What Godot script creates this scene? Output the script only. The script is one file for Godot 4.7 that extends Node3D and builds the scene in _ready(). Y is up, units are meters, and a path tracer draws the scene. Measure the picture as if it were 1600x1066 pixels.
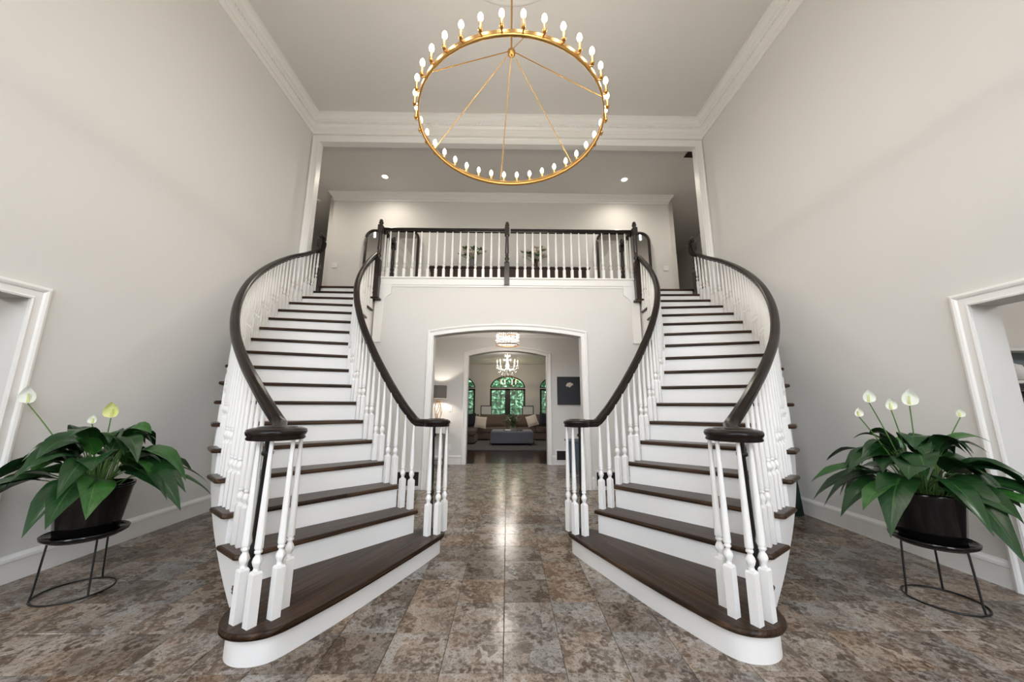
extends Node3D
# Plan coordinates: x to the right, y up, z FORWARD from the camera (Godot -z). p3() turns them into Godot space.

const TILE := 0.3048
const WALLX := 3.567
const BACKZ := 5.62
const CEIL := 6.43
const LANDING := 3.36
var M := {}
var used := {}
var rng := RandomNumberGenerator.new()

func p3(x: float, y: float, z: float) -> Vector3:
	return Vector3(x, y, -z)

# ---------------------------------------------------------------- helpers: nodes
func numbered(called: String) -> String:
	if not used.has(called):
		used[called] = 0
		return called
	used[called] += 1
	return "%s_%03d" % [called, used[called]]

func tag(o: Node, label: String, category: String, group := "", kind := "") -> Node:
	o.set_meta("label", label)
	if category != "": o.set_meta("category", category)
	if group != "": o.set_meta("group", group)
	if kind != "": o.set_meta("kind", kind)
	return o

func thing(called: String, label: String, category: String, at := Vector3.ZERO, turn := 0.0, group := "") -> Node3D:
	var o := Node3D.new()
	o.name = numbered(called)
	add_child(o)
	o.position = at
	o.rotation.y = turn
	tag(o, label, category, group)
	return o

func ST() -> SurfaceTool:
	var st := SurfaceTool.new()
	st.begin(Mesh.PRIMITIVE_TRIANGLES)
	return st

func mesh_of(st: SurfaceTool) -> ArrayMesh:
	st.generate_normals()
	return st.commit()

func obj(called: String, st: SurfaceTool, mat: Material, parent: Node = null) -> MeshInstance3D:
	return inst(called, mesh_of(st), mat, parent)

func inst(called: String, mesh: Mesh, mat: Material, parent: Node = null) -> MeshInstance3D:
	var o := MeshInstance3D.new()
	o.mesh = mesh
	o.material_override = mat
	if parent == null:
		o.name = numbered(called)
		add_child(o)
	else:
		o.name = called
		parent.add_child(o, true)
	return o

func struct(called: String, st: SurfaceTool, mat: Material, label := "", parent: Node = null) -> MeshInstance3D:
	var o := obj(called, st, mat, parent)
	if parent == null:
		o.set_meta("kind", "structure")
		if label != "": o.set_meta("label", label)
	return o

# ---------------------------------------------------------------- helpers: shapes
func tri(st: SurfaceTool, a: Vector3, b: Vector3, c: Vector3, ua := Vector2.ZERO, ub := Vector2.ZERO, uc := Vector2.ZERO) -> void:
	st.set_uv(ua); st.add_vertex(a)
	st.set_uv(ub); st.add_vertex(b)
	st.set_uv(uc); st.add_vertex(c)

func quad(st: SurfaceTool, a: Vector3, b: Vector3, c: Vector3, d: Vector3) -> void:
	var u := (b - a).length(); var v := (d - a).length()
	tri(st, a, b, c, Vector2(0, 0), Vector2(u, 0), Vector2(u, v))
	tri(st, a, c, d, Vector2(0, 0), Vector2(u, v), Vector2(0, v))

func box(st: SurfaceTool, x0: float, x1: float, y0: float, y1: float, z0: float, z1: float) -> void:
	st.set_smooth_group(-1)
	var p := []
	for i in 8: p.append(p3(x1 if i & 1 else x0, y1 if i & 2 else y0, z1 if i & 4 else z0))
	quad(st, p[0], p[2], p[3], p[1]); quad(st, p[5], p[7], p[6], p[4])
	quad(st, p[4], p[6], p[2], p[0]); quad(st, p[1], p[3], p[7], p[5])
	quad(st, p[2], p[6], p[7], p[3]); quad(st, p[4], p[0], p[1], p[5])

# a bevelled box with edges rounded by b
func bbox(st: SurfaceTool, x0: float, x1: float, y0: float, y1: float, z0: float, z1: float, b: float) -> void:
	var poly := PackedVector2Array([Vector2(x0, z0), Vector2(x1, z0), Vector2(x1, z1), Vector2(x0, z1)])
	slab(st, poly, y0, y1, b, Vector2.RIGHT)

# extrude polygon (in u,v axes from origin o) by w
func extrude(st: SurfaceTool, poly: PackedVector2Array, o: Vector3, u: Vector3, v: Vector3, w: Vector3) -> void:
	st.set_smooth_group(-1)
	var idx := Geometry2D.triangulate_polygon(poly)
	for k in range(0, idx.size(), 3):
		var q := []
		for j in 3:
			var p: Vector2 = poly[idx[k + j]]
			q.append(o + u * p.x + v * p.y)
		tri(st, q[0], q[1], q[2]); tri(st, q[2] + w, q[1] + w, q[0] + w)
	for i in poly.size():
		var a: Vector2 = poly[i]; var c: Vector2 = poly[(i + 1) % poly.size()]
		var pa := o + u * a.x + v * a.y; var pc := o + u * c.x + v * c.y
		quad(st, pa, pc, pc + w, pa + w)

func inset(poly: PackedVector2Array, d: float) -> PackedVector2Array:
	var out := PackedVector2Array()
	var n := poly.size()
	var area := 0.0
	for i in n: area += poly[i].cross(poly[(i + 1) % n])
	var sgn := 1.0 if area > 0 else -1.0
	for i in n:
		var e1 := (poly[i] - poly[(i + n - 1) % n]).normalized()
		var e2 := (poly[(i + 1) % n] - poly[i]).normalized()
		var n1 := Vector2(-e1.y, e1.x) * sgn; var n2 := Vector2(-e2.y, e2.x) * sgn
		var m := (n1 + n2)
		var l := m.length()
		if l < 0.2: m = n1
		else: m = m / l / max(0.5, l / 2.0)
		out.append(poly[i] + m * d)
	return out

# horizontal slab over plan polygon (x,z) with rounded edges
func slab(st: SurfaceTool, poly: PackedVector2Array, y0: float, y1: float, r: float, axis: Vector2) -> void:
	var rings := []
	for lv in [[r, y0], [r * 0.3, y0 + r * 0.3], [0.0, y0 + r], [0.0, y1 - r], [r * 0.3, y1 - r * 0.3], [r, y1]]:
		rings.append([inset(poly, lv[0]), lv[1]])
	var perp := Vector2(-axis.y, axis.x)
	st.set_smooth_group(-1)
	for k in [0, rings.size() - 1]:
		var pl: PackedVector2Array = rings[k][0]
		var idx := Geometry2D.triangulate_polygon(pl)
		if idx.is_empty():
			pl = poly
			idx = Geometry2D.triangulate_polygon(pl)
		for t in range(0, idx.size(), 3):
			for j in 3:
				var p: Vector2 = pl[idx[t + j]]
				st.set_uv(Vector2(p.dot(axis), p.dot(perp))); st.add_vertex(p3(p.x, rings[k][1], p.y))
	for k in rings.size() - 1:
		var A: PackedVector2Array = rings[k][0]; var B: PackedVector2Array = rings[k + 1][0]
		for i in A.size():
			var j := (i + 1) % A.size()
			var qs := [[A[i], rings[k][1]], [A[j], rings[k][1]], [B[j], rings[k + 1][1]], [B[i], rings[k + 1][1]]]
			for t in [0, 1, 2, 0, 2, 3]:
				var p: Vector2 = qs[t][0]
				st.set_uv(Vector2(p.dot(axis), p.dot(perp) + qs[t][1])); st.add_vertex(p3(p.x, qs[t][1], p.y))

# lathe about the vertical axis through c: profile of [radius, y]
func lathe(st: SurfaceTool, c: Vector3, prof: Array, seg := 12, phase := 0.0) -> void:
	st.set_smooth_group(0)
	for i in prof.size() - 1:
		for k in seg:
			var a0 := phase + TAU * k / seg; var a1 := phase + TAU * (k + 1) / seg
			var r0: float = prof[i][0]; var r1: float = prof[i + 1][0]
			var q0 := c + Vector3(cos(a0) * r0, prof[i][1], sin(a0) * r0)
			var q1 := c + Vector3(cos(a1) * r0, prof[i][1], sin(a1) * r0)
			var q2 := c + Vector3(cos(a1) * r1, prof[i + 1][1], sin(a1) * r1)
			var q3 := c + Vector3(cos(a0) * r1, prof[i + 1][1], sin(a0) * r1)
			var u0 := float(k) / seg; var u1 := float(k + 1) / seg
			var v0 := float(i); var v1 := float(i + 1)
			if r0 > 0.0001: tri(st, q0, q1, q2, Vector2(u0, v0), Vector2(u1, v0), Vector2(u1, v1))
			if r1 > 0.0001: tri(st, q0, q2, q3, Vector2(u0, v0), Vector2(u1, v1), Vector2(u0, v1))

# square post whose half-width follows profile, flat shaded
func post(st: SurfaceTool, c: Vector3, prof: Array, turn := 0.0) -> void:
	st.set_smooth_group(-1)
	var cs := [Vector2(1, 1), Vector2(-1, 1), Vector2(-1, -1), Vector2(1, -1)]
	for i in prof.size() - 1:
		for k in 4:
			var a: Vector2 = cs[k].rotated(turn); var b: Vector2 = cs[(k + 1) % 4].rotated(turn)
			var r0: float = prof[i][0]; var r1: float = prof[i + 1][0]
			quad(st, c + Vector3(a.x * r0, prof[i][1], a.y * r0), c + Vector3(b.x * r0, prof[i][1], b.y * r0), c + Vector3(b.x * r1, prof[i + 1][1], b.y * r1), c + Vector3(a.x * r1, prof[i + 1][1], a.y * r1))

func tube(st: SurfaceTool, pts: Array, r: float, seg := 8, r_end := -1.0, closed := false) -> void:
	st.set_smooth_group(0)
	var n := pts.size()
	var rings := []
	for i in n:
		var t: Vector3
		if closed: t = (pts[(i + 1) % n] - pts[(i + n - 1) % n]).normalized()
		else: t = (pts[min(i + 1, n - 1)] - pts[max(i - 1, 0)]).normalized()
		var s := t.cross(Vector3.UP)
		if s.length() < 0.05: s = t.cross(Vector3.RIGHT)
		s = s.normalized()
		var u := s.cross(t).normalized()
		var rr := r if r_end < 0 else lerpf(r, r_end, float(i) / (n - 1))
		var ring := []
		for k in seg: ring.append(pts[i] + (s * cos(TAU * k / seg) + u * sin(TAU * k / seg)) * rr)
		rings.append(ring)
	for i in (n if closed else n - 1):
		for k in seg:
			var A: Array = rings[i]; var B: Array = rings[(i + 1) % n]
			quad(st, A[k], A[(k + 1) % seg], B[(k + 1) % seg], B[k])
	if not closed:
		st.set_smooth_group(-1)
		for k in range(1, seg - 1):
			tri(st, rings[0][0], rings[0][k], rings[0][k + 1]); tri(st, rings[n - 1][0], rings[n - 1][k + 1], rings[n - 1][k])

# moulding: profile (a in plane beside the path, b along nrm) swept along a planar polyline with mitres
func mould(st: SurfaceTool, prof: Array, path: Array, nrm: Vector3, smooth := false) -> void:
	st.set_smooth_group(0 if smooth else -1)
	var n := path.size()
	var rows := []
	for i in n:
		var t1: Vector3 = (path[i] - path[max(i - 1, 0)]).normalized() if i > 0 else (path[1] - path[0]).normalized()
		var t2: Vector3 = (path[min(i + 1, n - 1)] - path[i]).normalized() if i < n - 1 else t1
		var s1 := nrm.cross(t1); var s2 := nrm.cross(t2)
		var m := s1 + s2
		m = m / (m.length_squared() / 2.0)
		var row := []
		for p in prof: row.append(path[i] + m * p[0] + nrm * p[1])
		rows.append(row)
	for i in n - 1:
		for k in prof.size() - 1: quad(st, rows[i][k], rows[i][k + 1], rows[i + 1][k + 1], rows[i + 1][k])
	for e in [0, n - 1]:
		for k in range(1, prof.size() - 1): tri(st, rows[e][0], rows[e][k], rows[e][k + 1])

# rail: closed profile (side, up) swept along 3D points
func rail(st: SurfaceTool, prof: Array, pts: Array) -> void:
	st.set_smooth_group(0)
	var n := pts.size()
	var rows := []
	var dist := 0.0
	for i in n:
		var t: Vector3 = (pts[min(i + 1, n - 1)] - pts[max(i - 1, 0)]).normalized()
		var s := t.cross(Vector3.UP)
		if s.length() < 0.02: s = Vector3.RIGHT
		s = s.normalized()
		var u := s.cross(t).normalized()
		if i > 0: dist += (pts[i] - pts[i - 1]).length()
		var row := []
		for p in prof: row.append(pts[i] + s * p[0] + u * p[1])
		rows.append([row, dist])
	var m := prof.size()
	for i in n - 1:
		for k in m:
			st.set_smooth_group(k + 1)
			var j := (k + 1) % m
			var A: Array = rows[i][0]; var B: Array = rows[i + 1][0]
			var u0: float = rows[i][1]; var u1: float = rows[i + 1][1]
			var v0 := k * 0.02; var v1 := (k + 1) * 0.02
			tri(st, A[k], A[j], B[j], Vector2(u0, v0), Vector2(u0, v1), Vector2(u1, v1))
			tri(st, A[k], B[j], B[k], Vector2(u0, v0), Vector2(u1, v1), Vector2(u1, v0))
	st.set_smooth_group(-1)
	for k in range(1, m - 1):
		tri(st, rows[0][0][0], rows[0][0][k], rows[0][0][k + 1]); tri(st, rows[n - 1][0][0], rows[n - 1][0][k + 1], rows[n - 1][0][k])

# ---------------------------------------------------------------- materials
func mat(col: Color, rough := 0.6, metal := 0.0) -> StandardMaterial3D:
	var m := StandardMaterial3D.new()
	m.albedo_color = col
	m.roughness = rough
	m.metallic = metal
	m.cull_mode = BaseMaterial3D.CULL_DISABLED
	return m

func noise(seed_: int, freq: float, oct := 4, type := FastNoiseLite.TYPE_SIMPLEX) -> FastNoiseLite:
	var f := FastNoiseLite.new()
	f.seed = seed_
	f.frequency = freq
	f.noise_type = type
	f.fractal_octaves = oct
	f.fractal_type = FastNoiseLite.FRACTAL_FBM if oct > 1 else FastNoiseLite.FRACTAL_NONE
	return f

func wood_tex(dark: Color, light: Color, seed_: int) -> ImageTexture:
	var w := 512; var h := 256
	var a := noise(seed_, 0.02, 4); var b := noise(seed_ + 7, 0.006, 2)
	var img := Image.create(w, h, true, Image.FORMAT_RGB8)
	for y in h:
		for x in w:
			var g := 0.5 + 0.5 * a.get_noise_2d(x * 0.12, y * 3.2)
			var s := 0.5 + 0.5 * b.get_noise_2d(x * 0.5, y * 1.2)
			var t := clampf((g - 0.28) * 1.5 * 0.75 + s * 0.35 - 0.1, 0, 1)
			img.set_pixel(x, y, dark.lerp(light, t))
	img.generate_mipmaps()
	return ImageTexture.create_from_image(img)

func marble_tex() -> ImageTexture:
	var n := 1024
	var base := noise(3, 0.006, 5); var fine := noise(9, 0.035, 4)
	var warp := noise(21, 0.012, 3)
	var frag := noise(5, 0.022, 1, FastNoiseLite.TYPE_CELLULAR)
	frag.cellular_return_type = FastNoiseLite.RETURN_CELL_VALUE
	frag.cellular_jitter = 1.0
	var vein := noise(6, 0.017, 1, FastNoiseLite.TYPE_CELLULAR)
	vein.cellular_return_type = FastNoiseLite.RETURN_DISTANCE2_SUB
	var big := noise(13, 0.0035, 2)
	var img := Image.create(n, n, true, Image.FORMAT_RGB8)
	var c_mid := Color8(170, 161, 153); var c_light := Color8(198, 192, 186); var c_dark := Color8(104, 91, 80)
	var c_rust := Color8(166, 145, 128); var c_grey := Color8(164, 162, 159); var c_white := Color8(212, 208, 202)
	for y in n:
		for x in n:
			var wx := x + warp.get_noise_2d(x, y) * 38.0; var wy := y + warp.get_noise_2d(x + 400, y + 90) * 38.0
			var g := base.get_noise_2d(wx, wy) + 0.75 * fine.get_noise_2d(x, y)
			var c := c_mid
			if g > 0: c = c_mid.lerp(c_light, clampf(g * 2.2, 0, 1))
			else: c = c_mid.lerp(c_dark, clampf(-g * 2.2, 0, 1))
			var bt := big.get_noise_2d(x, y)
			c = c.lerp(c_rust if bt > 0 else c_grey, clampf(absf(bt) * 1.1, 0, 0.5))
			var f := frag.get_noise_2d(wx, wy)
			if f < -0.72: c = c.lerp(c_dark, 0.55)
			elif f > 0.93: c = c.lerp(c_white, 0.55)
			elif f > 0.72: c = c.lerp(c_rust, 0.4)
			var v := vein.get_noise_2d(wx * 0.9, wy * 1.3)
			if v < -0.86: c = c.lerp(c_light, clampf((-0.86 - v) * 5.0, 0, 0.55))
			var sp := fine.get_noise_2d(x * 2.3 + 300, y * 2.3)
			if sp < -0.36: c = c.lerp(c_dark, clampf((-0.36 - sp) * 4.0, 0, 0.6))
			img.set_pixel(x, y, c)
	img.generate_mipmaps()
	return ImageTexture.create_from_image(img)

func leaf_tex(base: Color) -> ImageTexture:
	var w := 96; var h := 192
	var img := Image.create(w, h, true, Image.FORMAT_RGB8)
	var n := noise(71, 0.03, 3)
	var pale := base.lerp(Color8(120, 168, 92), 0.5)
	for y in h:
		for x in w:
			var u := absf(x / float(w - 1) * 2.0 - 1.0); var v := y / float(h - 1)
			var ph := fposmod((v - u * 0.16) * 15.0, 1.0)
			var vein := smoothstep(0.12, 0.0, minf(ph, 1.0 - ph)) * 0.4
			var mid := smoothstep(0.07, 0.02, u) * 0.8
			var c := base.lerp(base * 1.3, 0.5 + 0.5 * n.get_noise_2d(x, y))
			img.set_pixel(x, y, c.lerp(pale, maxf(vein, mid)))
	img.generate_mipmaps()
	return ImageTexture.create_from_image(img)

func make_materials() -> void:
	M.wall = mat(Color8(222, 220, 216), 0.75)
	M.ceiling = mat(Color8(226, 223, 219), 0.8)
	M.trim = mat(Color8(240, 238, 235), 0.4)
	M.white = mat(Color8(240, 238, 235), 0.38)
	var wt := wood_tex(Color8(38, 27, 21), Color8(98, 72, 52), 4)
	M.tread = mat(Color.WHITE, 0.3)
	M.tread.albedo_texture = wt
	M.tread.uv1_scale = Vector3(0.8, 2.2, 1)
	M.tread.metallic_specular = 0.3
	var rt := wood_tex(Color8(22, 17, 15), Color8(52, 40, 34), 14)
	M.rail = mat(Color.WHITE, 0.25)
	M.rail.metallic_specular = 0.35
	M.rail.albedo_texture = rt
	M.rail.uv1_scale = Vector3(0.8, 4, 1)
	M.newel = mat(Color8(44, 36, 32), 0.3)
	M.iron = mat(Color8(26, 28, 27), 0.35)
	M.black = mat(Color8(16, 16, 17), 0.3)
	M.brass = mat(Color8(206, 160, 92), 0.28, 1.0)
	M.grout = mat(Color8(62, 55, 50), 0.8)
	var mt := marble_tex()
	M.tiles = []
	for c in [Color8(222, 217, 212), Color8(180, 173, 166), Color8(212, 200, 187), Color8(206, 205, 205)]:
		var m := mat(c, 0.17)
		m.metallic_specular = 0.3
		m.albedo_texture = mt
		M.tiles.append(m)
	var ft := wood_tex(Color8(46, 26, 18), Color8(88, 54, 38), 24)
	M.floorwood = mat(Color.WHITE, 0.14)
	M.floorwood.albedo_texture = ft
	M.floorwood.uv1_triplanar = true
	M.floorwood.uv1_world_triplanar = true
	M.floorwood.uv1_scale = Vector3(0.5, 2, 2)
	M.bulb = mat(Color8(255, 240, 215), 0.4)
	M.bulb.emission_enabled = true
	M.bulb.emission = Color8(255, 236, 205)
	M.bulb.emission_energy_multiplier = 14.0
	M.bulb_small = mat(Color8(255, 240, 215), 0.4)
	M.bulb_small.emission_enabled = true
	M.bulb_small.emission = Color8(255, 236, 205)
	M.bulb_small.emission_energy_multiplier = 4.0
	M.leaf = mat(Color8(22, 50, 23), 0.3)
	M.leaf2 = mat(Color8(38, 80, 30), 0.3)
	for lm in [M.leaf, M.leaf2]:
		lm.albedo_texture = leaf_tex(lm.albedo_color)
		lm.albedo_color = Color.WHITE
	M.stem = mat(Color8(84, 120, 58), 0.5)
	M.spathe = mat(Color8(240, 242, 232), 0.5)
	M.spadix = mat(Color8(222, 224, 150), 0.6)
	M.pot = mat(Color8(13, 13, 14), 0.12)
	M.glass = mat(Color(0.9, 0.95, 0.95, 0.12), 0.02)
	M.glass.transparency = BaseMaterial3D.TRANSPARENCY_ALPHA
	M.mirror = mat(Color8(225, 226, 226), 0.03, 1.0)
	M.darkwood = mat(Color8(52, 33, 25), 0.35)
	M.frame = mat(Color8(22, 21, 21), 0.4)
	M.sofa = mat(Color8(104, 88, 76), 0.85)
	M.grey = mat(Color8(118, 116, 122), 0.8)
	M.navy = mat(Color8(26, 29, 42), 0.8)
	M.cream = mat(Color8(222, 208, 192), 0.85)
	M.vent = mat(Color8(30, 26, 23), 0.5)
	M.silver = mat(Color8(190, 186, 178), 0.25, 0.9)
	M.crystal = mat(Color(0.95, 0.95, 0.95, 0.45), 0.05)
	M.crystal.transparency = BaseMaterial3D.TRANSPARENCY_ALPHA
	M.downlight = mat(Color8(255, 250, 240), 0.4)
	M.downlight.emission_enabled = true
	M.downlight.emission = Color8(255, 248, 236)
	M.downlight.emission_energy_multiplier = 6.0
	M.canvas = mat(Color8(52, 53, 60), 0.6)
	M.blue = mat(Color8(84, 98, 112), 0.45)
	M.shade = mat(Color8(120, 114, 108), 0.6)
	M.shade.backlight_enabled = true
	M.shade.backlight = Color(0.12, 0.11, 0.1)
	M.bronze = mat(Color8(150, 104, 62), 0.35, 0.9)
	M.rug = mat(Color8(134, 128, 124), 0.95)
	var rn := NoiseTexture2D.new()
	rn.width = 256
	rn.height = 256
	rn.noise = noise(61, 0.08, 3)
	rn.seamless = true
	M.rug.heightmap_enabled = false
	M.rug.albedo_texture = rn
	M.rug.uv1_triplanar = true
	M.rug.uv1_scale = Vector3(3, 3, 3)
	M.rug.albedo_color = Color8(190, 184, 180)
	M.velvet = mat(Color8(112, 112, 118), 0.75)
	M.velvet.rim_enabled = true
	M.velvet.rim = 0.4
	M.backpanel = mat(Color8(120, 130, 134), 0.7)
	M.green = mat(Color8(20, 44, 38), 0.7)
	M.lawn = mat(Color8(88, 112, 62), 0.9)
	M.foliage = mat(Color8(108, 158, 118), 0.7)
	M.plate = mat(Color8(236, 234, 230), 0.4)

# ---------------------------------------------------------------- stair geometry (left stair; s = -1 mirrors nothing, s = +1 mirrors x)
var inn := []
var out := []

func stair_tables() -> void:
	var pi := [-0.0234, 0.423, -0.6852, -1.9207]; var qi := [0.1339, 0.4422, 1.2889, 4.306]
	var po := [0.0094, 0.4995, -0.9127, -3.0687]; var qo := [0.001, 0.3066, 1.8522, 3.8998]
	for n in 16:
		var t := (n - 10) / 8.0
		inn.append(Vector2(((pi[0] * t + pi[1]) * t + pi[2]) * t + pi[3], ((qi[0] * t + qi[1]) * t + qi[2]) * t + qi[3]))
		out.append(Vector2(((po[0] * t + po[1]) * t + po[2]) * t + po[3], ((qo[0] * t + qo[1]) * t + qo[2]) * t + qo[3]))
	out[15].x = -3.425
	for e in [[5.56, 5.49], [5.82, 5.78], [6.09, 6.07], [6.37, 6.36]]:
		inn.append(Vector2(-2.2, e[0])); out.append(Vector2(-3.42, e[1]))

func at_n(tab: Array, n: float) -> Vector2:
	var i := clampi(int(floor(n)), 0, 18)
	var f := n - i
	var a: Vector2 = tab[max(i - 1, 0)]; var b: Vector2 = tab[i]; var c: Vector2 = tab[min(i + 1, 19)]; var d: Vector2 = tab[min(i + 2, 19)]
	return b.cubic_interpolate(c, a, d, f)

func Y(n: float) -> float:
	return 0.165 + (LANDING - 0.165) / 17.0 * (n - 1)

# point on inner (0) or outer (1) line, moved d towards the middle of the tread
func line_pt(side: int, n: float, d: float) -> Vector2:
	var a := at_n(inn, n); var b := at_n(out, n)
	var dir := (b - a).normalized()
	return a + dir * d if side == 0 else b - dir * d

func sx(p: Vector2, s: float) -> Vector2:
	return Vector2(p.x * -s, p.y)

func v3(p: Vector2, y: float) -> Vector3:
	return p3(p.x, y, p.y)

var bal_cache := {}
# a turned baluster of given total height, block height
func baluster_mesh(h: float, blk: float) -> ArrayMesh:
	var key := "%d_%d" % [roundi(h * 200), roundi(blk * 200)]
	if bal_cache.has(key): return bal_cache[key]
	h = roundi(h * 200) / 200.0
	var st := ST()
	var w := 0.0225
	post(st, Vector3.ZERO, [[w, 0.0], [w, blk - 0.012], [w * 0.72, blk]], 0)
	lathe(st, Vector3.ZERO, [[0.018, blk], [0.0145, blk + 0.008], [0.014, blk + 0.016], [0.021, blk + 0.03], [0.025, blk + 0.044], [0.0205, blk + 0.06], [0.013, blk + 0.072], [0.012, blk + 0.08], [0.019, blk + 0.086], [0.019, blk + 0.094], [0.0145, blk + 0.099], [0.021, blk + 0.108], [0.021, blk + 0.112], [0.0105, h]], 8)
	var m := mesh_of(st)
	bal_cache[key] = m
	return m

func add_baluster(parent: Node, p: Vector2, y0: float, y1: float, blk: float, turn: float) -> void:
	var b := inst("baluster", baluster_mesh(y1 - y0, blk), M.white, parent)
	b.position = v3(p, y0)
	b.rotation.y = turn

# dark turned newel with square lower block; y0 base, yb top of block, yr rail block, top finial
func newel(parent: Node, p: Vector2, y0: float, yb: float, yr: float, plate: bool) -> void:
	var st := ST()
	var c := v3(p, 0)
	var w := 0.042
	post(st, c, [[0.0, y0], [w, y0], [w, yb - 0.02], [w * 0.75, yb]])
	lathe(st, c, [[0.034, yb], [0.024, yb + 0.012], [0.024, yb + 0.022], [0.036, yb + 0.045], [0.039, yb + 0.065], [0.03, yb + 0.09], [0.021, yb + 0.105], [0.032, yb + 0.115], [0.032, yb + 0.128], [0.024, yb + 0.14], [0.034, yb + 0.16], [0.025, yr - 0.03], [0.034, yr - 0.02], [0.034, yr]], 12)
	post(st, c, [[0.032, yr - 0.004], [0.04, yr], [0.04, yr + 0.13], [0.03, yr + 0.145], [0.0, yr + 0.145]])
	obj("newel_post", st, M.newel, parent)
	var f := ST()
	lathe(f, c, [[0.02, yr + 0.145], [0.018, yr + 0.155], [0.036, yr + 0.17], [0.04, yr + 0.185], [0.03, yr + 0.2], [0.033, yr + 0.21], [0.026, yr + 0.235], [0.0, yr + 0.26]], 12)
	obj("finial", f, M.newel, parent)
	if plate:
		var q := ST()
		bbox(q, p.x - 0.07, p.x + 0.07, y0 - 0.03, y0, p.y - 0.07, p.y + 0.07, 0.006)
		obj("base_plate", q, M.tread, parent)

func rail_profile() -> Array:
	return [[-0.022, -0.034], [0.022, -0.034], [0.026, -0.022], [0.026, -0.012], [0.036, -0.004], [0.038, 0.01], [0.034, 0.022], [0.024, 0.03], [0.0, 0.034], [-0.024, 0.03], [-0.034, 0.022], [-0.038, 0.01], [-0.036, -0.004], [-0.026, -0.012], [-0.026, -0.022]]

func volute(parent: Node, c: Vector2, y: float, r: float) -> void:
	var st := ST()
	lathe(st, v3(c, y), [[0.0, -0.034], [r - 0.012, -0.034], [r - 0.006, -0.028], [r - 0.012, -0.014], [r - 0.004, -0.006], [r, 0.008], [r - 0.006, 0.022], [r - 0.03, 0.03], [r - 0.05, 0.031], [r - 0.055, 0.036], [0.0, 0.037]], 36)
	obj("volute", st, M.rail, parent)

func slim_newel(parent: Node, p: Vector2, y0: float, y1: float) -> void:
	var st := ST()
	lathe(st, v3(p, 0), [[0.0, y0], [0.026, y0], [0.026, y0 + 0.26], [0.018, y0 + 0.28], [0.03, y0 + 0.31], [0.03, y0 + 0.33], [0.018, y0 + 0.36], [0.024, y0 + 0.4], [0.017, y1 - 0.1], [0.03, y1 - 0.09], [0.03, y1 - 0.075], [0.019, y1 - 0.065], [0.02, y1]], 12)
	obj("newel_post", st, M.iron, parent)

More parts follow.
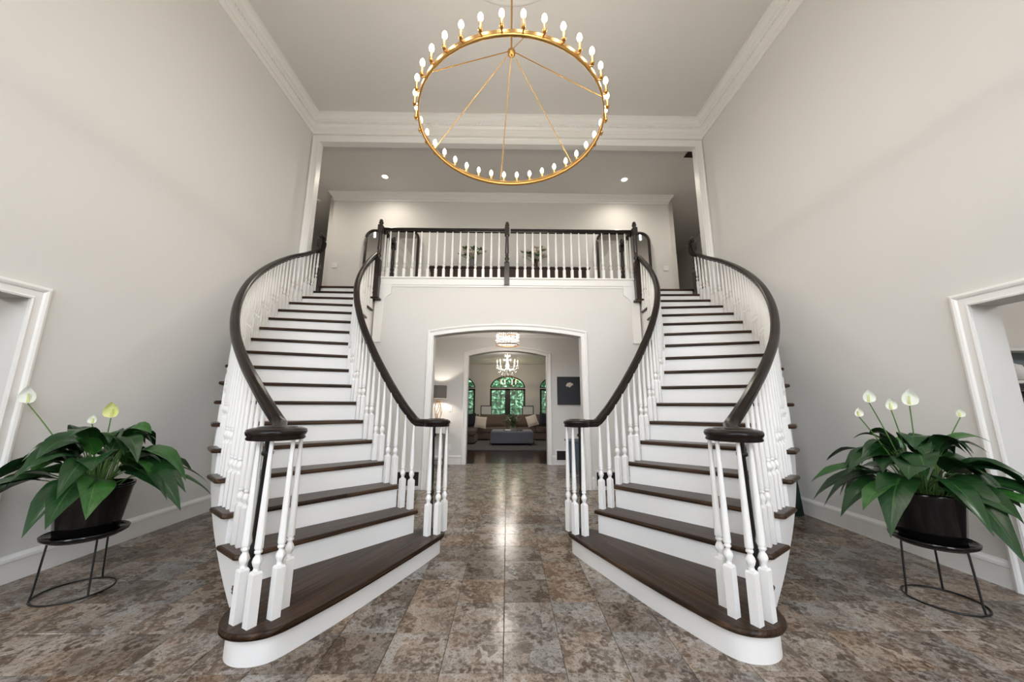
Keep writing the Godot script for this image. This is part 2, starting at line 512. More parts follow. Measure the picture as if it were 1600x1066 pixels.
func build_stair(s: float) -> void:
	var side_word := "left" if s < 0 else "right"
	var root := thing("curved_staircase", "curved %s staircase with white risers, dark treads and dark handrails" % side_word, "staircase")
	# first step
	var front := []
	for q in [[-0.80, 3.40], [-0.70, 3.455], [-0.61, 3.44], [-0.555, 3.39], [-0.538, 3.32], [-0.556, 3.25], [-0.676, 2.947], [-0.908, 2.402], [-1.076, 2.08], [-1.134, 1.99], [-1.20, 1.948], [-1.28, 1.935], [-1.36, 1.948], [-1.43, 1.99], [-1.478, 2.05], [-1.5, 2.13], [-1.53, 2.23], [-1.62, 2.34], [-1.68, 2.40]]:
		front.append(Vector2(q[0], q[1]))
	for it in 2:
		var cp := [front[0]]
		for k in front.size() - 1:
			cp.append(front[k].lerp(front[k + 1], 0.25)); cp.append(front[k].lerp(front[k + 1], 0.75))
		cp.append(front[front.size() - 1])
		front = cp
	var p1 := PackedVector2Array()
	for q in front: p1.append(sx(q, s))
	var ax: Vector2 = sx((Vector2(-0.54, 3.32) - Vector2(-1.1, 2.05)).normalized(), s)
	var st := ST()
	slab(st, p1, Y(1) - 0.034, Y(1), 0.014, ax)
	obj("tread", st, M.tread, root)
	st = ST()
	slab(st, inset(p1, 0.035), 0.0, Y(1) - 0.03, 0.001, ax)
	obj("riser", st, M.white, root)
	for n in range(2, 19):
		var a := line_pt(0, n, 0.03); var b := line_pt(1, n, 0.045)
		var dir := (at_n(out, n) - at_n(inn, n)).normalized()
		var fwd := Vector2(-dir.y, dir.x)
		if fwd.y > 0: fwd = -fwd
		st = ST()
		var y0 := Y(n - 1) - 0.01; var y1 := Y(n) - 0.03
		var q := [sx(a, s), sx(b, s), sx(b - fwd * 0.018, s), sx(a - fwd * 0.018, s)]
		slab(st, PackedVector2Array(q), y0, y1, 0.001, Vector2.RIGHT)
		obj("riser", st, M.white, root)
		if n == 18: continue
		# tread from nosing to next riser
		var ti := line_pt(0, n, 0.0); var to := line_pt(1, n, 0.0)
		var bi := line_pt(0, n + 1, 0.0); var bo := line_pt(1, n + 1, 0.0)
		var f := fwd * 0.03
		var back := (bo - bi).normalized()
		var bf := Vector2(-back.y, back.x)
		if bf.y > 0: bf = -bf
		bi += bf * 0.0; bo += bf * 0.0
		var poly := PackedVector2Array()
		for c in [ti + f + dir * 0.012, to + f - dir * 0.03, to + f * 0.55 - dir * 0.008, to, bo, bi, ti + f * 0.4]: poly.append(sx(c, s))
		st = ST()
		slab(st, poly, Y(n) - 0.034, Y(n), 0.014, sx(dir, s))
		obj("tread", st, M.tread, root)
	# landing nosing
	st = ST()
	var la := line_pt(0, 18, 0.0); var lb := line_pt(1, 18, 0.0)
	slab(st, PackedVector2Array([sx(la + Vector2(0, -0.03), s), sx(lb + Vector2(0, -0.03), s), sx(lb + Vector2(0, 0.09), s), sx(la + Vector2(0, 0.09), s)]), LANDING - 0.034, LANDING + 0.002, 0.014, Vector2.RIGHT)
	obj("tread", st, M.tread, root)
	# stringers (stepped top, raking bottom) and soffit
	for side in 2:
		st = ST()
		var ins := 0.03 if side == 0 else 0.045
		for n in range(1, 18):
			var parts := 4
			for k in parts:
				var n0 := n + float(k) / parts; var n1 := n + float(k + 1) / parts
				if n1 < 1.6: continue
				var A := sx(line_pt(side, n0, ins), s); var B := sx(line_pt(side, n1, ins), s)
				var A2 := sx(line_pt(side, n0, ins + 0.035), s); var B2 := sx(line_pt(side, n1, ins + 0.035), s)
				var top := Y(n) - 0.033
				var b0 := string_bottom(n0); var b1 := string_bottom(n1)
				st.set_smooth_group(1)
				quad(st, v3(A, b0), v3(B, b1), v3(B, top), v3(A, top))
				st.set_smooth_group(2)
				quad(st, v3(A2, b0), v3(B2, b1), v3(B2, top), v3(A2, top))
				st.set_smooth_group(-1)
				quad(st, v3(A, b0), v3(B, b1), v3(B2, b1), v3(A2, b0))
				quad(st, v3(A, top), v3(B, top), v3(B2, top), v3(A2, top))
		obj("stringer", st, M.white, root)
	st = ST()
	for k in range(7, 72):
		var n0 := k / 4.0; var n1 := (k + 1) / 4.0
		st.set_smooth_group(1)
		quad(st, v3(sx(line_pt(0, n0, 0.04), s), string_bottom(n0) + 0.015), v3(sx(line_pt(1, n0, 0.055), s), string_bottom(n0) + 0.015), v3(sx(line_pt(1, n1, 0.055), s), string_bottom(n1) + 0.015), v3(sx(line_pt(0, n1, 0.04), s), string_bottom(n1) + 0.015))
	obj("soffit", st, M.white, root)

	# railings
	var wallside := Node3D.new()
	wallside.name = "wall_side_railing"
	root.add_child(wallside)
	wallside.set_meta("label", "dark handrail with white balusters on the wall side")
	var aisle := Node3D.new()
	aisle.name = "aisle_side_railing"
	root.add_child(aisle)
	aisle.set_meta("label", "dark handrail with white balusters on the doorway side")
	for side in 2:
		var par: Node = aisle if side == 0 else wallside
		var ins := 0.008 if side == 0 else 0.06
		var bins := 0.026 if side == 0 else 0.08
		var pts := []
		var vc := sx(Vector2(-0.655, 3.335) if side == 0 else Vector2(-1.315, 2.08), s)
		var vr := 0.128 if side == 0 else 0.152
		var vy := 1.10
		var n_end := 15.95 if side == 0 else 16.95
		var n_start := 1.35 if side == 0 else 1.15
		pts.append(v3(vc + (sx(line_pt(side, n_start, ins), s) - vc) * 0.4, vy + 0.002))
		var k := n_start
		while k <= n_end + 0.001:
			pts.append(v3(sx(line_pt(side, k, ins), s), maxf(vy, rail_y(side, k))))
			k += 0.2
		if side == 1:
			var e: Vector3 = pts[pts.size() - 1]
			for g in [[0.06, 0.03, 0.03], [0.1, 0.08, 0.05], [0.12, 0.15, 0.06], [0.13, 0.22, 0.065], [0.13, 0.27, 0.06], [0.11, 0.3, 0.045], [0.06, 0.31, 0.03]]:
				pts.append(e + Vector3(g[2] * -s, g[1], -g[0]))
		var rs := ST()
		rail(rs, rail_profile(), pts)
		obj("handrail", rs, M.rail, par)
		volute(par, vc, vy, vr)
		slim_newel(par, sx(Vector2(-0.685, 3.36) if side == 0 else Vector2(-1.365, 2.095), s), Y(1), vy - 0.03)
		var ring := [[-0.677, 3.24], [-0.60, 3.275], [-0.56, 3.36], [-0.70, 3.42]] if side == 0 else [[-1.375, 2.03], [-1.283, 1.995], [-1.212, 2.07], [-1.225, 2.17], [-1.43, 2.13]]
		for q in ring:
			add_baluster(par, sx(Vector2(q[0], q[1]), s), Y(1), vy - 0.032, 0.255, 0.5 * s)
		for n in range(2, 18):
			if side == 0 and n > 15: break
			for f in ([0.26, 0.74] if side == 0 else [0.16, 0.49, 0.82]):
				var nn: float = n + f
				if nn > (15.85 if side == 0 else 17.3): continue
				var a := at_n(inn, nn); var b := at_n(out, nn)
				add_baluster(par, sx(line_pt(side, nn, bins), s), Y(n), rail_y(side, nn) - 0.03, 0.25, atan2(b.y - a.y, b.x - a.x) * -s)
		if side == 0:
			newel(par, sx(Vector2(-2.165, 5.53), s), Y(16) + 0.0, 3.66, 4.13, true)
		else:
			newel(par, sx(Vector2(-3.345, 5.86), s), Y(17), 3.62, 4.03, false)

func string_bottom(n: float) -> float:
	return clampf(Y(n) - 0.37, 0.0, 2.26)

func rail_y(side: int, n: float) -> float:
	var tab := [[1.0, 0.70], [3.0, 0.705], [4.7, 0.75], [6.2, 0.78], [8.5, 0.79], [11.0, 0.76], [13.0, 0.74], [16.0, 0.77]]
	if side == 1: tab = [[1.0, 0.945], [2.8, 0.925], [4.0, 0.89], [5.5, 0.84], [7.0, 0.81], [10.0, 0.79], [12.3, 0.765], [14.6, 0.735], [18.0, 0.725]]
	for i in tab.size() - 1:
		if n <= tab[i + 1][0] or i == tab.size() - 2:
			return Y(n) + lerpf(tab[i][1], tab[i + 1][1], clampf((n - tab[i][0]) / (tab[i + 1][0] - tab[i][0]), 0.0, 1.0))
	return Y(n)

# ---------------------------------------------------------------- setting
func rect(a: float, b: float, c: float, d: float) -> PackedVector2Array:
	return PackedVector2Array([Vector2(a, c), Vector2(b, c), Vector2(b, d), Vector2(a, d)])

func arch_y(x: float, half: float, spring: float, top: float) -> float:
	var rise := top - spring
	var r := (half * half + rise * rise) / (2.0 * rise)
	return top - r + sqrt(maxf(r * r - x * x, 0.0))

# wall outline in (x, y) with an arched opening at the floor
func arch_outline(x0: float, x1: float, y1: float, half: float, spring: float, top: float) -> PackedVector2Array:
	var poly := PackedVector2Array([Vector2(x0, 0), Vector2(-half, 0)])
	for k in 17:
		var x := lerpf(-half, half, k / 16.0)
		poly.append(Vector2(x, arch_y(x, half, spring, top)))
	poly.append_array(PackedVector2Array([Vector2(half, 0), Vector2(x1, 0), Vector2(x1, y1), Vector2(x0, y1)]))
	return poly

func arch_path(half: float, spring: float, top: float, z: float) -> Array:
	var pts := [p3(-half, 0, z)]
	for k in 25:
		var x := lerpf(-half, half, k / 24.0)
		pts.append(p3(x, arch_y(x, half, spring, top), z))
	pts.append(p3(half, 0, z))
	return pts

const CROWN := [[0.0, -0.34], [0.02, -0.34], [0.02, -0.26], [0.035, -0.25], [0.035, -0.21], [0.06, -0.18], [0.06, -0.155], [0.085, -0.14], [0.085, -0.115], [0.11, -0.1], [0.13, -0.06], [0.15, -0.045], [0.15, -0.02], [0.165, -0.015], [0.165, 0.0]]
const CROWN_S := [[0.0, -0.19], [0.012, -0.19], [0.015, -0.15], [0.035, -0.13], [0.04, -0.1], [0.075, -0.06], [0.09, -0.045], [0.095, -0.02], [0.11, -0.01], [0.11, 0.0]]
const BASE := [[0.0, 0.0], [0.018, 0.0], [0.018, 0.14], [0.026, 0.145], [0.024, 0.165], [0.012, 0.18], [0.008, 0.19], [0.0, 0.19]]
const CASING := [[0.0, 0.0], [0.0, 0.022], [0.012, 0.026], [0.02, 0.016], [0.06, 0.018], [0.07, 0.028], [0.085, 0.034], [0.1, 0.03], [0.105, 0.022], [0.105, 0.0]]

func build_setting() -> void:
	var U := Vector3.UP
	# --- floor slab and tiles
	var st := ST()
	box(st, -9.0, 9.0, -0.2, -0.004, -3.0, 7.9)
	var floor_ := struct("floor", st, M.grout, "polished brown marble tile floor")
	build_tiles(floor_)
	st = ST()
	box(st, -9.0, 9.0, -0.2, -0.002, 7.9, 16.3)
	struct("floor_living_room", st, M.floorwood, "dark glossy wood floor of the far living room")
	# --- side walls with door openings (z 1.15..2.55, height 2.03)
	for s: float in [-1.0, 1.0]:
		st = ST()
		var poly := PackedVector2Array([Vector2(-2.6, 0), Vector2(1.15, 0), Vector2(1.15, 2.03), Vector2(2.55, 2.03), Vector2(2.55, 0), Vector2(BACKZ + 0.1, 0), Vector2(BACKZ + 0.1, CEIL), Vector2(-2.6, CEIL)])
		extrude(st, poly, p3(s * WALLX, 0, 0), Vector3(0, 0, -1), U, Vector3(0.22 * s, 0, 0))
		var w := struct("wall_left" if s < 0 else "wall_right", st, M.wall, "tall plain greige wall on the %s" % ("left" if s < 0 else "right"))
		st = ST()
		var cp := [p3(s * (WALLX - 0.001), 0, 2.55), p3(s * (WALLX - 0.001), 2.03, 2.55), p3(s * (WALLX - 0.001), 2.03, 1.15), p3(s * (WALLX - 0.001), 0, 1.15)]
		if s < 0: cp.reverse()
		mould(st, CASING, cp, Vector3(-s, 0, 0))
		struct("trim", st, M.trim, "white moulded door casing in the %s wall" % ("left" if s < 0 else "right"))
		st = ST()
		var bp := [p3(s * WALLX, 0, 2.655), p3(s * WALLX, 0, BACKZ)]
		if s > 0: bp.reverse()
		bp.reverse()
		mould(st, BASE, bp, U)
		struct("baseboard_left" if s < 0 else "baseboard_right", st, M.trim, "white baseboard along the %s wall" % ("left" if s < 0 else "right"))
	# --- ceiling
	st = ST()
	box(st, -WALLX - 0.2, WALLX + 0.2, CEIL, CEIL + 0.2, -2.8, BACKZ + 0.1)
	var ce := struct("ceiling", st, M.ceiling, "high flat greige ceiling of the foyer")
	st = ST()
	var med := [[0.0, 0.0], [0.62, 0.0], [0.64, -0.02], [0.67, -0.02], [0.68, -0.008], [0.86, -0.008], [0.87, -0.03], [0.9, -0.035], [0.925, -0.02], [0.93, 0.0]]
	lathe(st, p3(0.02, CEIL - 0.0, 2.8), med, 64)
	obj("medallion", st, M.ceiling, ce)
	st = ST()
	for k in 120:
		var a := TAU * k / 120.0
		var c := p3(0.02 + cos(a) * 0.84, CEIL - 0.012, 2.8 + sin(a) * 0.84)
		lathe(st, c, [[0.012, 0.0], [0.009, -0.009], [0.0, -0.013]], 5)
	var bd := obj("medallion_beads", st, M.trim, ce)
	bd.set_meta("kind", "stuff")
	# crown around the foyer
	st = ST()
	mould(st, CROWN, [p3(WALLX, CEIL, -2.5), p3(WALLX, CEIL, BACKZ), p3(-WALLX, CEIL, BACKZ), p3(-WALLX, CEIL, -2.5)], U)
	var cr := struct("trim", st, M.trim, "deep stepped white crown moulding around the foyer ceiling")
	st = ST()
	var k0 := 0
	while k0 < 100:
		var z := 0.2 + k0 * 0.054
		if z > BACKZ - 0.12: break
		for s: float in [-1.0, 1.0]:
			box(st, s * (WALLX - 0.05), s * (WALLX - 0.078), CEIL - 0.17, CEIL - 0.14, z, z + 0.028)
		k0 += 1
	for k in 126:
		var x := -3.4 + k * 0.054
		box(st, x, x + 0.028, CEIL - 0.17, CEIL - 0.14, BACKZ - 0.078, BACKZ - 0.05)
	var dn := obj("dentils", st, M.trim, cr)
	dn.set_meta("kind", "stuff")
	# --- back wall of the foyer below the balcony, with the arch
	st = ST()
	extrude(st, arch_outline(-2.2, 2.2, LANDING - 0.01, 1.2, 2.37, 2.475), p3(0, 0, BACKZ), Vector3.RIGHT, U, Vector3(0, 0, -0.16))
	for s: float in [-1.0, 1.0]:
		box(st, s * 2.2, s * (WALLX + 0.2), 0, 2.25, BACKZ, BACKZ + 0.16)
	struct("wall_back", st, M.wall, "greige wall below the balcony with a wide arched doorway")
	st = ST()
	var ap := arch_path(1.2, 2.37, 2.475, BACKZ)
	mould(st, CASING, ap, Vector3(0, 0, 1))
	struct("trim", st, M.trim, "white moulded casing around the wide arched doorway")
	for s: float in [-1.0, 1.0]:
		st = ST()
		var bp := [p3(s * 1.28, 0, BACKZ), p3(s * WALLX, 0, BACKZ)]
		if s < 0: bp.reverse()
		bp.reverse()
		mould(st, BASE, bp, U)
		struct("baseboard_back", st, M.trim, "white baseboard below the balcony %s of the arch" % ("left" if s < 0 else "right"))
	# --- upper opening: header and jambs
	st = ST()
	box(st, -WALLX - 0.2, WALLX + 0.2, 5.95, CEIL + 0.1, BACKZ, BACKZ + 0.1)
	for s: float in [-1.0, 1.0]:
		box(st, s * 3.445, s * (WALLX + 0.3), 2.5, 5.95, BACKZ, BACKZ + 0.1)
	struct("wall_upper", st, M.wall, "wall strip framing the balcony opening")
	st = ST()
	var up := [p3(-3.42, 2.9, BACKZ), p3(-3.42, 5.93, BACKZ), p3(3.42, 5.93, BACKZ), p3(3.42, 2.9, BACKZ)]
	mould(st, [[0.02, -0.11], [0.0, -0.11], [0.0, 0.02], [0.015, 0.024], [0.03, 0.015], [0.09, 0.016], [0.1, 0.024], [0.12, 0.024], [0.12, 0.0]], up, Vector3(0, 0, 1))
	struct("trim", st, M.trim, "white casing around the balcony opening")
	# --- upper hall
	st = ST()
	box(st, -2.12, 2.12, LANDING - 0.3, LANDING, BACKZ + 0.165, 11.0)
	for s: float in [-1.0, 1.0]:
		box(st, s * 2.12, s * 3.43, LANDING - 0.3, LANDING - 0.002, 6.16, 11.0)
		box(st, s * 3.43, s * 8.0, LANDING - 0.3, LANDING, BACKZ + 0.1, 11.0)
	struct("floor_upper_hall", st, M.tread, "upper hall floor behind the balcony")
	st = ST()
	box(st, -8.0, 8.0, 6.2, 6.4, BACKZ + 0.1, 11.2)
	struct("ceiling_upper_hall", st, M.ceiling, "greige ceiling of the upper hall")
	st = ST()
	box(st, -4.12, 3.83, LANDING, 6.2, 7.6, 7.8)
	struct("wall_upper_hall", st, M.wall, "plain back wall of the upper hall")
	st = ST()
	mould(st, CROWN_S, [p3(3.83, 6.2, 8.6), p3(3.83, 6.2, 7.6), p3(-4.12, 6.2, 7.6), p3(-4.12, 6.2, 8.6)], U)
	struct("trim", st, M.trim, "white crown moulding on the upper hall back wall")
	st = ST()
	box(st, -4.32, -4.12, LANDING, 6.2, 7.8, 10.8); box(st, 3.83, 4.03, LANDING, 6.2, 7.8, 10.8)
	for s: float in [-1.0, 1.0]:
		box(st, s * 5.6, s * 5.8, LANDING, 6.2, BACKZ + 0.1, 11.0)
		box(st, s * 3.7, s * 8.0, LANDING, 6.2, 10.8, 11.0)
		box(st, s * 3.86, s * 8.0, 2.5, 6.2, BACKZ + 0.01, BACKZ + 0.09)
	struct("wall_corridor", st, M.wall, "side walls of the upstairs corridors")
	for s: float in [-1.0, 1.0]:
		st = ST()
		var dp := [p3(s * 5.6, LANDING, 7.1), p3(s * 5.6, LANDING + 2.05, 7.1), p3(s * 5.6, LANDING + 2.05, 8.0), p3(s * 5.6, LANDING, 8.0)]
		if s > 0: dp.reverse()
		mould(st, CASING, dp, Vector3(-s, 0, 0))
		struct("trim", st, M.trim, "white door casing in the %s upstairs corridor" % ("left" if s < 0 else "right"))
	# balcony fascia
	st = ST()
	box(st, -2.12, 2.12, 3.235, LANDING - 0.01, BACKZ - 0.03, BACKZ)
	bbox(st, -2.14, 2.14, LANDING - 0.02, LANDING + 0.012, BACKZ - 0.05, BACKZ + 0.12, 0.008)
	box(st, -2.1, 2.1, 3.205, 3.235, BACKZ - 0.015, BACKZ)
	struct("trim", st, M.trim, "white fascia board along the balcony edge")
	for s: float in [-1.0, 1.0]:
		st = ST()
		var pl := PackedVector2Array([Vector2(2.2, 2.26), Vector2(2.06, 2.26), Vector2(2.06, 2.95), Vector2(2.02, 3.02), Vector2(1.97, 3.06), Vector2(1.94, 3.08), Vector2(1.94, 3.235), Vector2(2.2, 3.235)])
		extrude(st, pl, p3(0, 0, BACKZ - 0.025), Vector3(s, 0, 0), U, Vector3(0, 0, -0.024))
		struct("trim", st, M.trim, "white corner panel below the %s end of the balcony" % ("left" if s < 0 else "right"))
	# --- middle room
	st = ST()
	box(st, -4.5, 4.5, 2.98, 3.05, 6.2, 7.9)
	box(st, -2.12, 2.12, 2.98, 3.05, BACKZ + 0.16, 6.2)
	for s: float in [-1.0, 1.0]:
		box(st, s * 2.12, s * 4.5, 2.18, 2.24, BACKZ + 0.16, 6.2)
		box(st, s * 2.12, s * 4.5, 2.18, 3.05, 6.2, 6.24)
	struct("ceiling_middle_room", st, M.ceiling, "ceiling of the passage room")
	st = ST()
	extrude(st, arch_outline(-4.5, 4.5, 3.0, 0.885, 2.36, 2.48), p3(0, 0, 7.9), Vector3.RIGHT, U, Vector3(0, 0, -0.18))
	for s: float in [-1.0, 1.0]: box(st, s * 4.3, s * 4.5, 0, 3.0, BACKZ + 0.16, 7.9)
	struct("wall_passage", st, M.wall, "wall of the passage room with the second arch")
	st = ST()
	ap = arch_path(0.885, 2.36, 2.48, 7.9)
	mould(st, CASING, ap, Vector3(0, 0, 1))
	mould(st, CROWN_S, [p3(4.3, 2.98, 7.9), p3(-4.3, 2.98, 7.9)], U)
	for s: float in [-1.0, 1.0]:
		var bp := [p3(s * 0.99, 0, 7.9), p3(s * 4.3, 0, 7.9)]
		if s < 0: bp.reverse()
		bp.reverse()
		mould(st, BASE, bp, U)
	struct("trim", st, M.trim, "white mouldings of the passage room wall")
	# --- living room shell
	st = ST()
	for s: float in [-1.0, 1.0]: box(st, s * 4.6, s * 4.8, 0, 3.1, 7.9, 16.3)
	box(st, -4.8, 4.8, 3.0, 3.2, 7.92, 8.08)
	struct("wall_living_room", st, M.wall, "side walls of the far living room")
	st = ST()
	box(st, -4.8, 4.8, 3.1, 3.3, 8.08, 16.3)
	struct("ceiling_living_room", st, M.ceiling, "pale ceiling of the far living room")
	build_windows()
	# --- wall behind the camera with entrance door and tall windows (light of the foyer)
	st = ST()
	var FZ := -2.6
	box(st, -3.8, -3.1, 0, CEIL, FZ - 0.2, FZ); box(st, 3.1, 3.8, 0, CEIL, FZ - 0.2, FZ)
	box(st, -3.1, 3.1, 5.6, CEIL, FZ - 0.2, FZ); box(st, -3.1, 3.1, 2.5, 2.9, FZ - 0.2, FZ)
	box(st, -1.5, -1.2, 0, 2.5, FZ - 0.2, FZ); box(st, 1.2, 1.5, 0, 2.5, FZ - 0.2, FZ)
	box(st, -3.1, -1.5, 0, 0.5, FZ - 0.2, FZ); box(st, 1.5, 3.1, 0, 0.5, FZ - 0.2, FZ)
	box(st, -1.2, -1.0, 2.9, 5.6, FZ - 0.2, FZ); box(st, 1.0, 1.2, 2.9, 5.6, FZ - 0.2, FZ)
	struct("wall_front", st, M.wall, "entrance wall behind the viewer")
	var gl := ST()
	for g in [[-3.1, -1.5, 0.5, 2.5], [1.5, 3.1, 0.5, 2.5], [-3.1, -1.2, 2.9, 5.6], [-1.0, 1.0, 2.9, 5.6], [1.2, 3.1, 2.9, 5.6]]:
		quad(gl, p3(g[0], g[2], FZ - 0.1), p3(g[1], g[2], FZ - 0.1), p3(g[1], g[3], FZ - 0.1), p3(g[0], g[3], FZ - 0.1))
	struct("window_front", gl, M.glass, "glazing of the entrance wall")
	var dr := ST()
	bbox(dr, -1.2, 0.0, 0, 2.5, FZ - 0.12, FZ - 0.06, 0.01); bbox(dr, 0.0, 1.2, 0, 2.5, FZ - 0.12, FZ - 0.06, 0.01)
	struct("door_front", dr, M.darkwood, "dark double entrance door")
	# --- side rooms beyond the two doorways
	for s: float in [-1.0, 1.0]:
		st = ST()
		box(st, s * (WALLX + 0.22), s * 7.0, 0, 2.7, 3.2, 3.4)
		box(st, s * 6.8, s * 7.0, 0, 2.7, -0.6, 3.2)
		box(st, s * (WALLX + 0.22), s * 7.0, 0, 2.7, -0.8, -0.6)
		box(st, s * (WALLX + 0.22), s * 7.0, 2.7, 2.8, -0.8, 3.4)
		struct("wall_side_room", st, M.wall, "walls of the room through the %s doorway" % ("left" if s < 0 else "right"))
		var cl := thing("dome_light", "white dome ceiling light in the room beyond the %s doorway" % ("left" if s < 0 else "right"), "ceiling light", p3(s * 5.2, 2.698, 1.3))
		var ds := ST()
		lathe(ds, Vector3.ZERO, [[0.17, 0.0], [0.17, -0.02], [0.15, -0.02]], 24)
		obj("rim", ds, M.silver, cl)
		ds = ST()
		lathe(ds, Vector3.ZERO, [[0.15, -0.015], [0.13, -0.06], [0.08, -0.09], [0.0, -0.1]], 24)
		obj("globe", ds, M.downlight, cl)
		omni(cl, Vector3(0, -0.05, 0), 1.7, Color(1, 0.98, 0.96), 0.12)
	st = ST()
	mould(st, CROWN_S, [p3(-WALLX - 0.22, 2.7, 3.2), p3(-6.8, 2.7, 3.2)], U)
	struct("trim", st, M.trim, "crown moulding in the room through the left doorway")

func tile_mesh(v: int) -> ArrayMesh:
	var r := RandomNumberGenerator.new()
	r.seed = 100 + v
	var o := Vector2(r.randf(), r.randf()); var sc := 0.17; var turn := (v % 4) * PI / 2
	var st := ST()
	st.set_smooth_group(-1)
	var g := 0.0014; var b := 0.002; var T := TILE
	var lo := [Vector2(g, g), Vector2(T - g, g), Vector2(T - g, T - g), Vector2(g, T - g)]
	var hi := [Vector2(g + b, g + b), Vector2(T - g - b, g + b), Vector2(T - g - b, T - g - b), Vector2(g + b, T - g - b)]
	var uvf := func(p: Vector2) -> Vector2: return o + (p / T - Vector2(0.5, 0.5)).rotated(turn) * sc
	for k in [0, 1, 2, 0, 2, 3]:
		st.set_uv(uvf.call(hi[k])); st.add_vertex(p3(hi[k].x, 0, hi[k].y))
	for i in 4:
		var j := (i + 1) % 4
		var q := [[lo[i], -0.0016], [lo[j], -0.0016], [hi[j], 0.0], [hi[i], 0.0], [lo[i], -0.008], [lo[j], -0.008]]
		for k in [0, 1, 2, 0, 2, 3, 4, 5, 1, 4, 1, 0]:
			st.set_uv(uvf.call(q[k][0])); st.add_vertex(p3(q[k][0].x, q[k][1], q[k][0].y))
	return mesh_of(st)

func build_tiles(parent: Node) -> void:
	var meshes := []
	for v in 20: meshes.append(tile_mesh(v))
	var far := ST()
	rng.seed = 5
	var count := 0
	for j in range(-10, 20):
		for i in range(-12, 12):
			var x := -0.0108 + i * TILE; var z := 1.9346 + j * TILE
			var v := rng.randi() % 20; var mi := rng.randi() % 4
			if z > 7.88: continue
			var mid := x + TILE / 2
			var seen := z > 1.25 and z < 4.3 and absf(mid) < 1.52 * (z + 0.3) and absf(mid) < WALLX + 0.1
			if seen and count < 296:
				var t := inst("tile", meshes[v], M.tiles[mi], parent)
				t.position = p3(x, 0, z)
				count += 1
			else:
				far.append_from(meshes[v], 0, Transform3D(Basis.IDENTITY, p3(x, 0, z)))
	var o := inst("tile_field", far.commit(), M.tiles[0], parent)
	o.set_meta("kind", "stuff")

func build_windows() -> void:
	var Z := 16.0
	# window wall with three arched openings: pieces between them
	var st := ST()
	var poly := PackedVector2Array([Vector2(-4.8, 0)])
	for c: float in [-2.25, 0.02, 2.28]:
		var h := 0.8
		poly.append(Vector2(c - h, 0)); poly.append(Vector2(c - h, 2.02))
		for k in range(1, 16):
			var a := PI - PI * k / 16.0
			poly.append(Vector2(c + cos(a) * h, 2.02 + sin(a) * 0.56))
		poly.append(Vector2(c + h, 2.02)); poly.append(Vector2(c + h, 0))
	poly.append_array(PackedVector2Array([Vector2(4.8, 0), Vector2(4.8, 3.2), Vector2(-4.8, 3.2)]))
	extrude(st, poly, p3(0, 0, Z), Vector3.RIGHT, Vector3.UP, Vector3(0, 0, -0.2))
	struct("wall_windows", st, M.wall, "far living room wall with three arched window doors")
	var n := 1
	for c: float in [-2.25, 0.02, 2.28]:
		var w := Node3D.new()
		w.name = "window_%d" % n
		add_child(w)
		w.set_meta("kind", "structure")
		w.set_meta("label", ["black framed arched window door left of the middle one", "black framed arched double door in the middle of the far wall", "black framed arched window door right of the middle one"][n - 1])
		n += 1
		var f := ST()
		box(f, c - 0.8, c - 0.72, 0, 2.0, Z + 0.05, Z + 0.12); box(f, c + 0.72, c + 0.8, 0, 2.0, Z + 0.05, Z + 0.12)
		box(f, c - 0.12, c + 0.12, 0, 2.0, Z + 0.05, Z + 0.12); box(f, c - 0.8, c + 0.8, 1.92, 2.0, Z + 0.05, Z + 0.12)
		box(f, c - 0.8, c + 0.8, 0, 0.25, Z + 0.05, Z + 0.12)
		var pts := []
		for k in 21:
			var a := PI - PI * k / 20.0
			pts.append(p3(c + cos(a) * 0.77, 2.05 + sin(a) * 0.5, Z + 0.08))
		tube(f, pts, 0.035, 6)
		box(f, c - 0.8, c + 0.8, 2.03, 2.075, Z + 0.05, Z + 0.12)
		obj("frame", f, M.frame, w)
		var tr := ST()
		box(tr, c - 0.82, c + 0.82, 2.0, 2.03, Z - 0.02, Z + 0.14)
		obj("transom", tr, M.trim, w)
		for q in [-1, 1]:
			for k in [1, 2]:
				var m := ST()
				var x: float = c + q * (0.12 + 0.2 * k)
				box(m, x - 0.009, x + 0.009, 0.25, 1.92, Z + 0.07, Z + 0.1)
				obj("muntin", m, M.frame, w)
			for k in [1, 2, 3]:
				var m := ST()
				var y: float = 0.25 + k * 0.4175
				box(m, c + q * 0.12, c + q * 0.72, y - 0.009, y + 0.009, Z + 0.07, Z + 0.1)
				obj("muntin", m, M.frame, w)
			var g := ST()
			box(g, c + q * 0.12, c + q * 0.72, 0.25, 1.92, Z + 0.083, Z + 0.087)
			obj("pane", g, M.glass, w)
		for a: float in [0.5, 1.05, PI - 1.05, PI - 0.5]:
			var m := ST()
			tube(m, [p3(c + cos(a) * 0.2, 2.07 + sin(a) * 0.13, Z + 0.085), p3(c + cos(a) * 0.76, 2.05 + sin(a) * 0.49, Z + 0.085)], 0.01, 5)
			obj("muntin", m, M.frame, w)
		var hub := ST()
		var hp := []
		for k in 9: hp.append(p3(c + cos(PI * k / 8.0) * 0.2, 2.07 + sin(PI * k / 8.0) * 0.13, Z + 0.085))
		tube(hub, hp, 0.01, 5)
		obj("muntin", hub, M.frame, w)

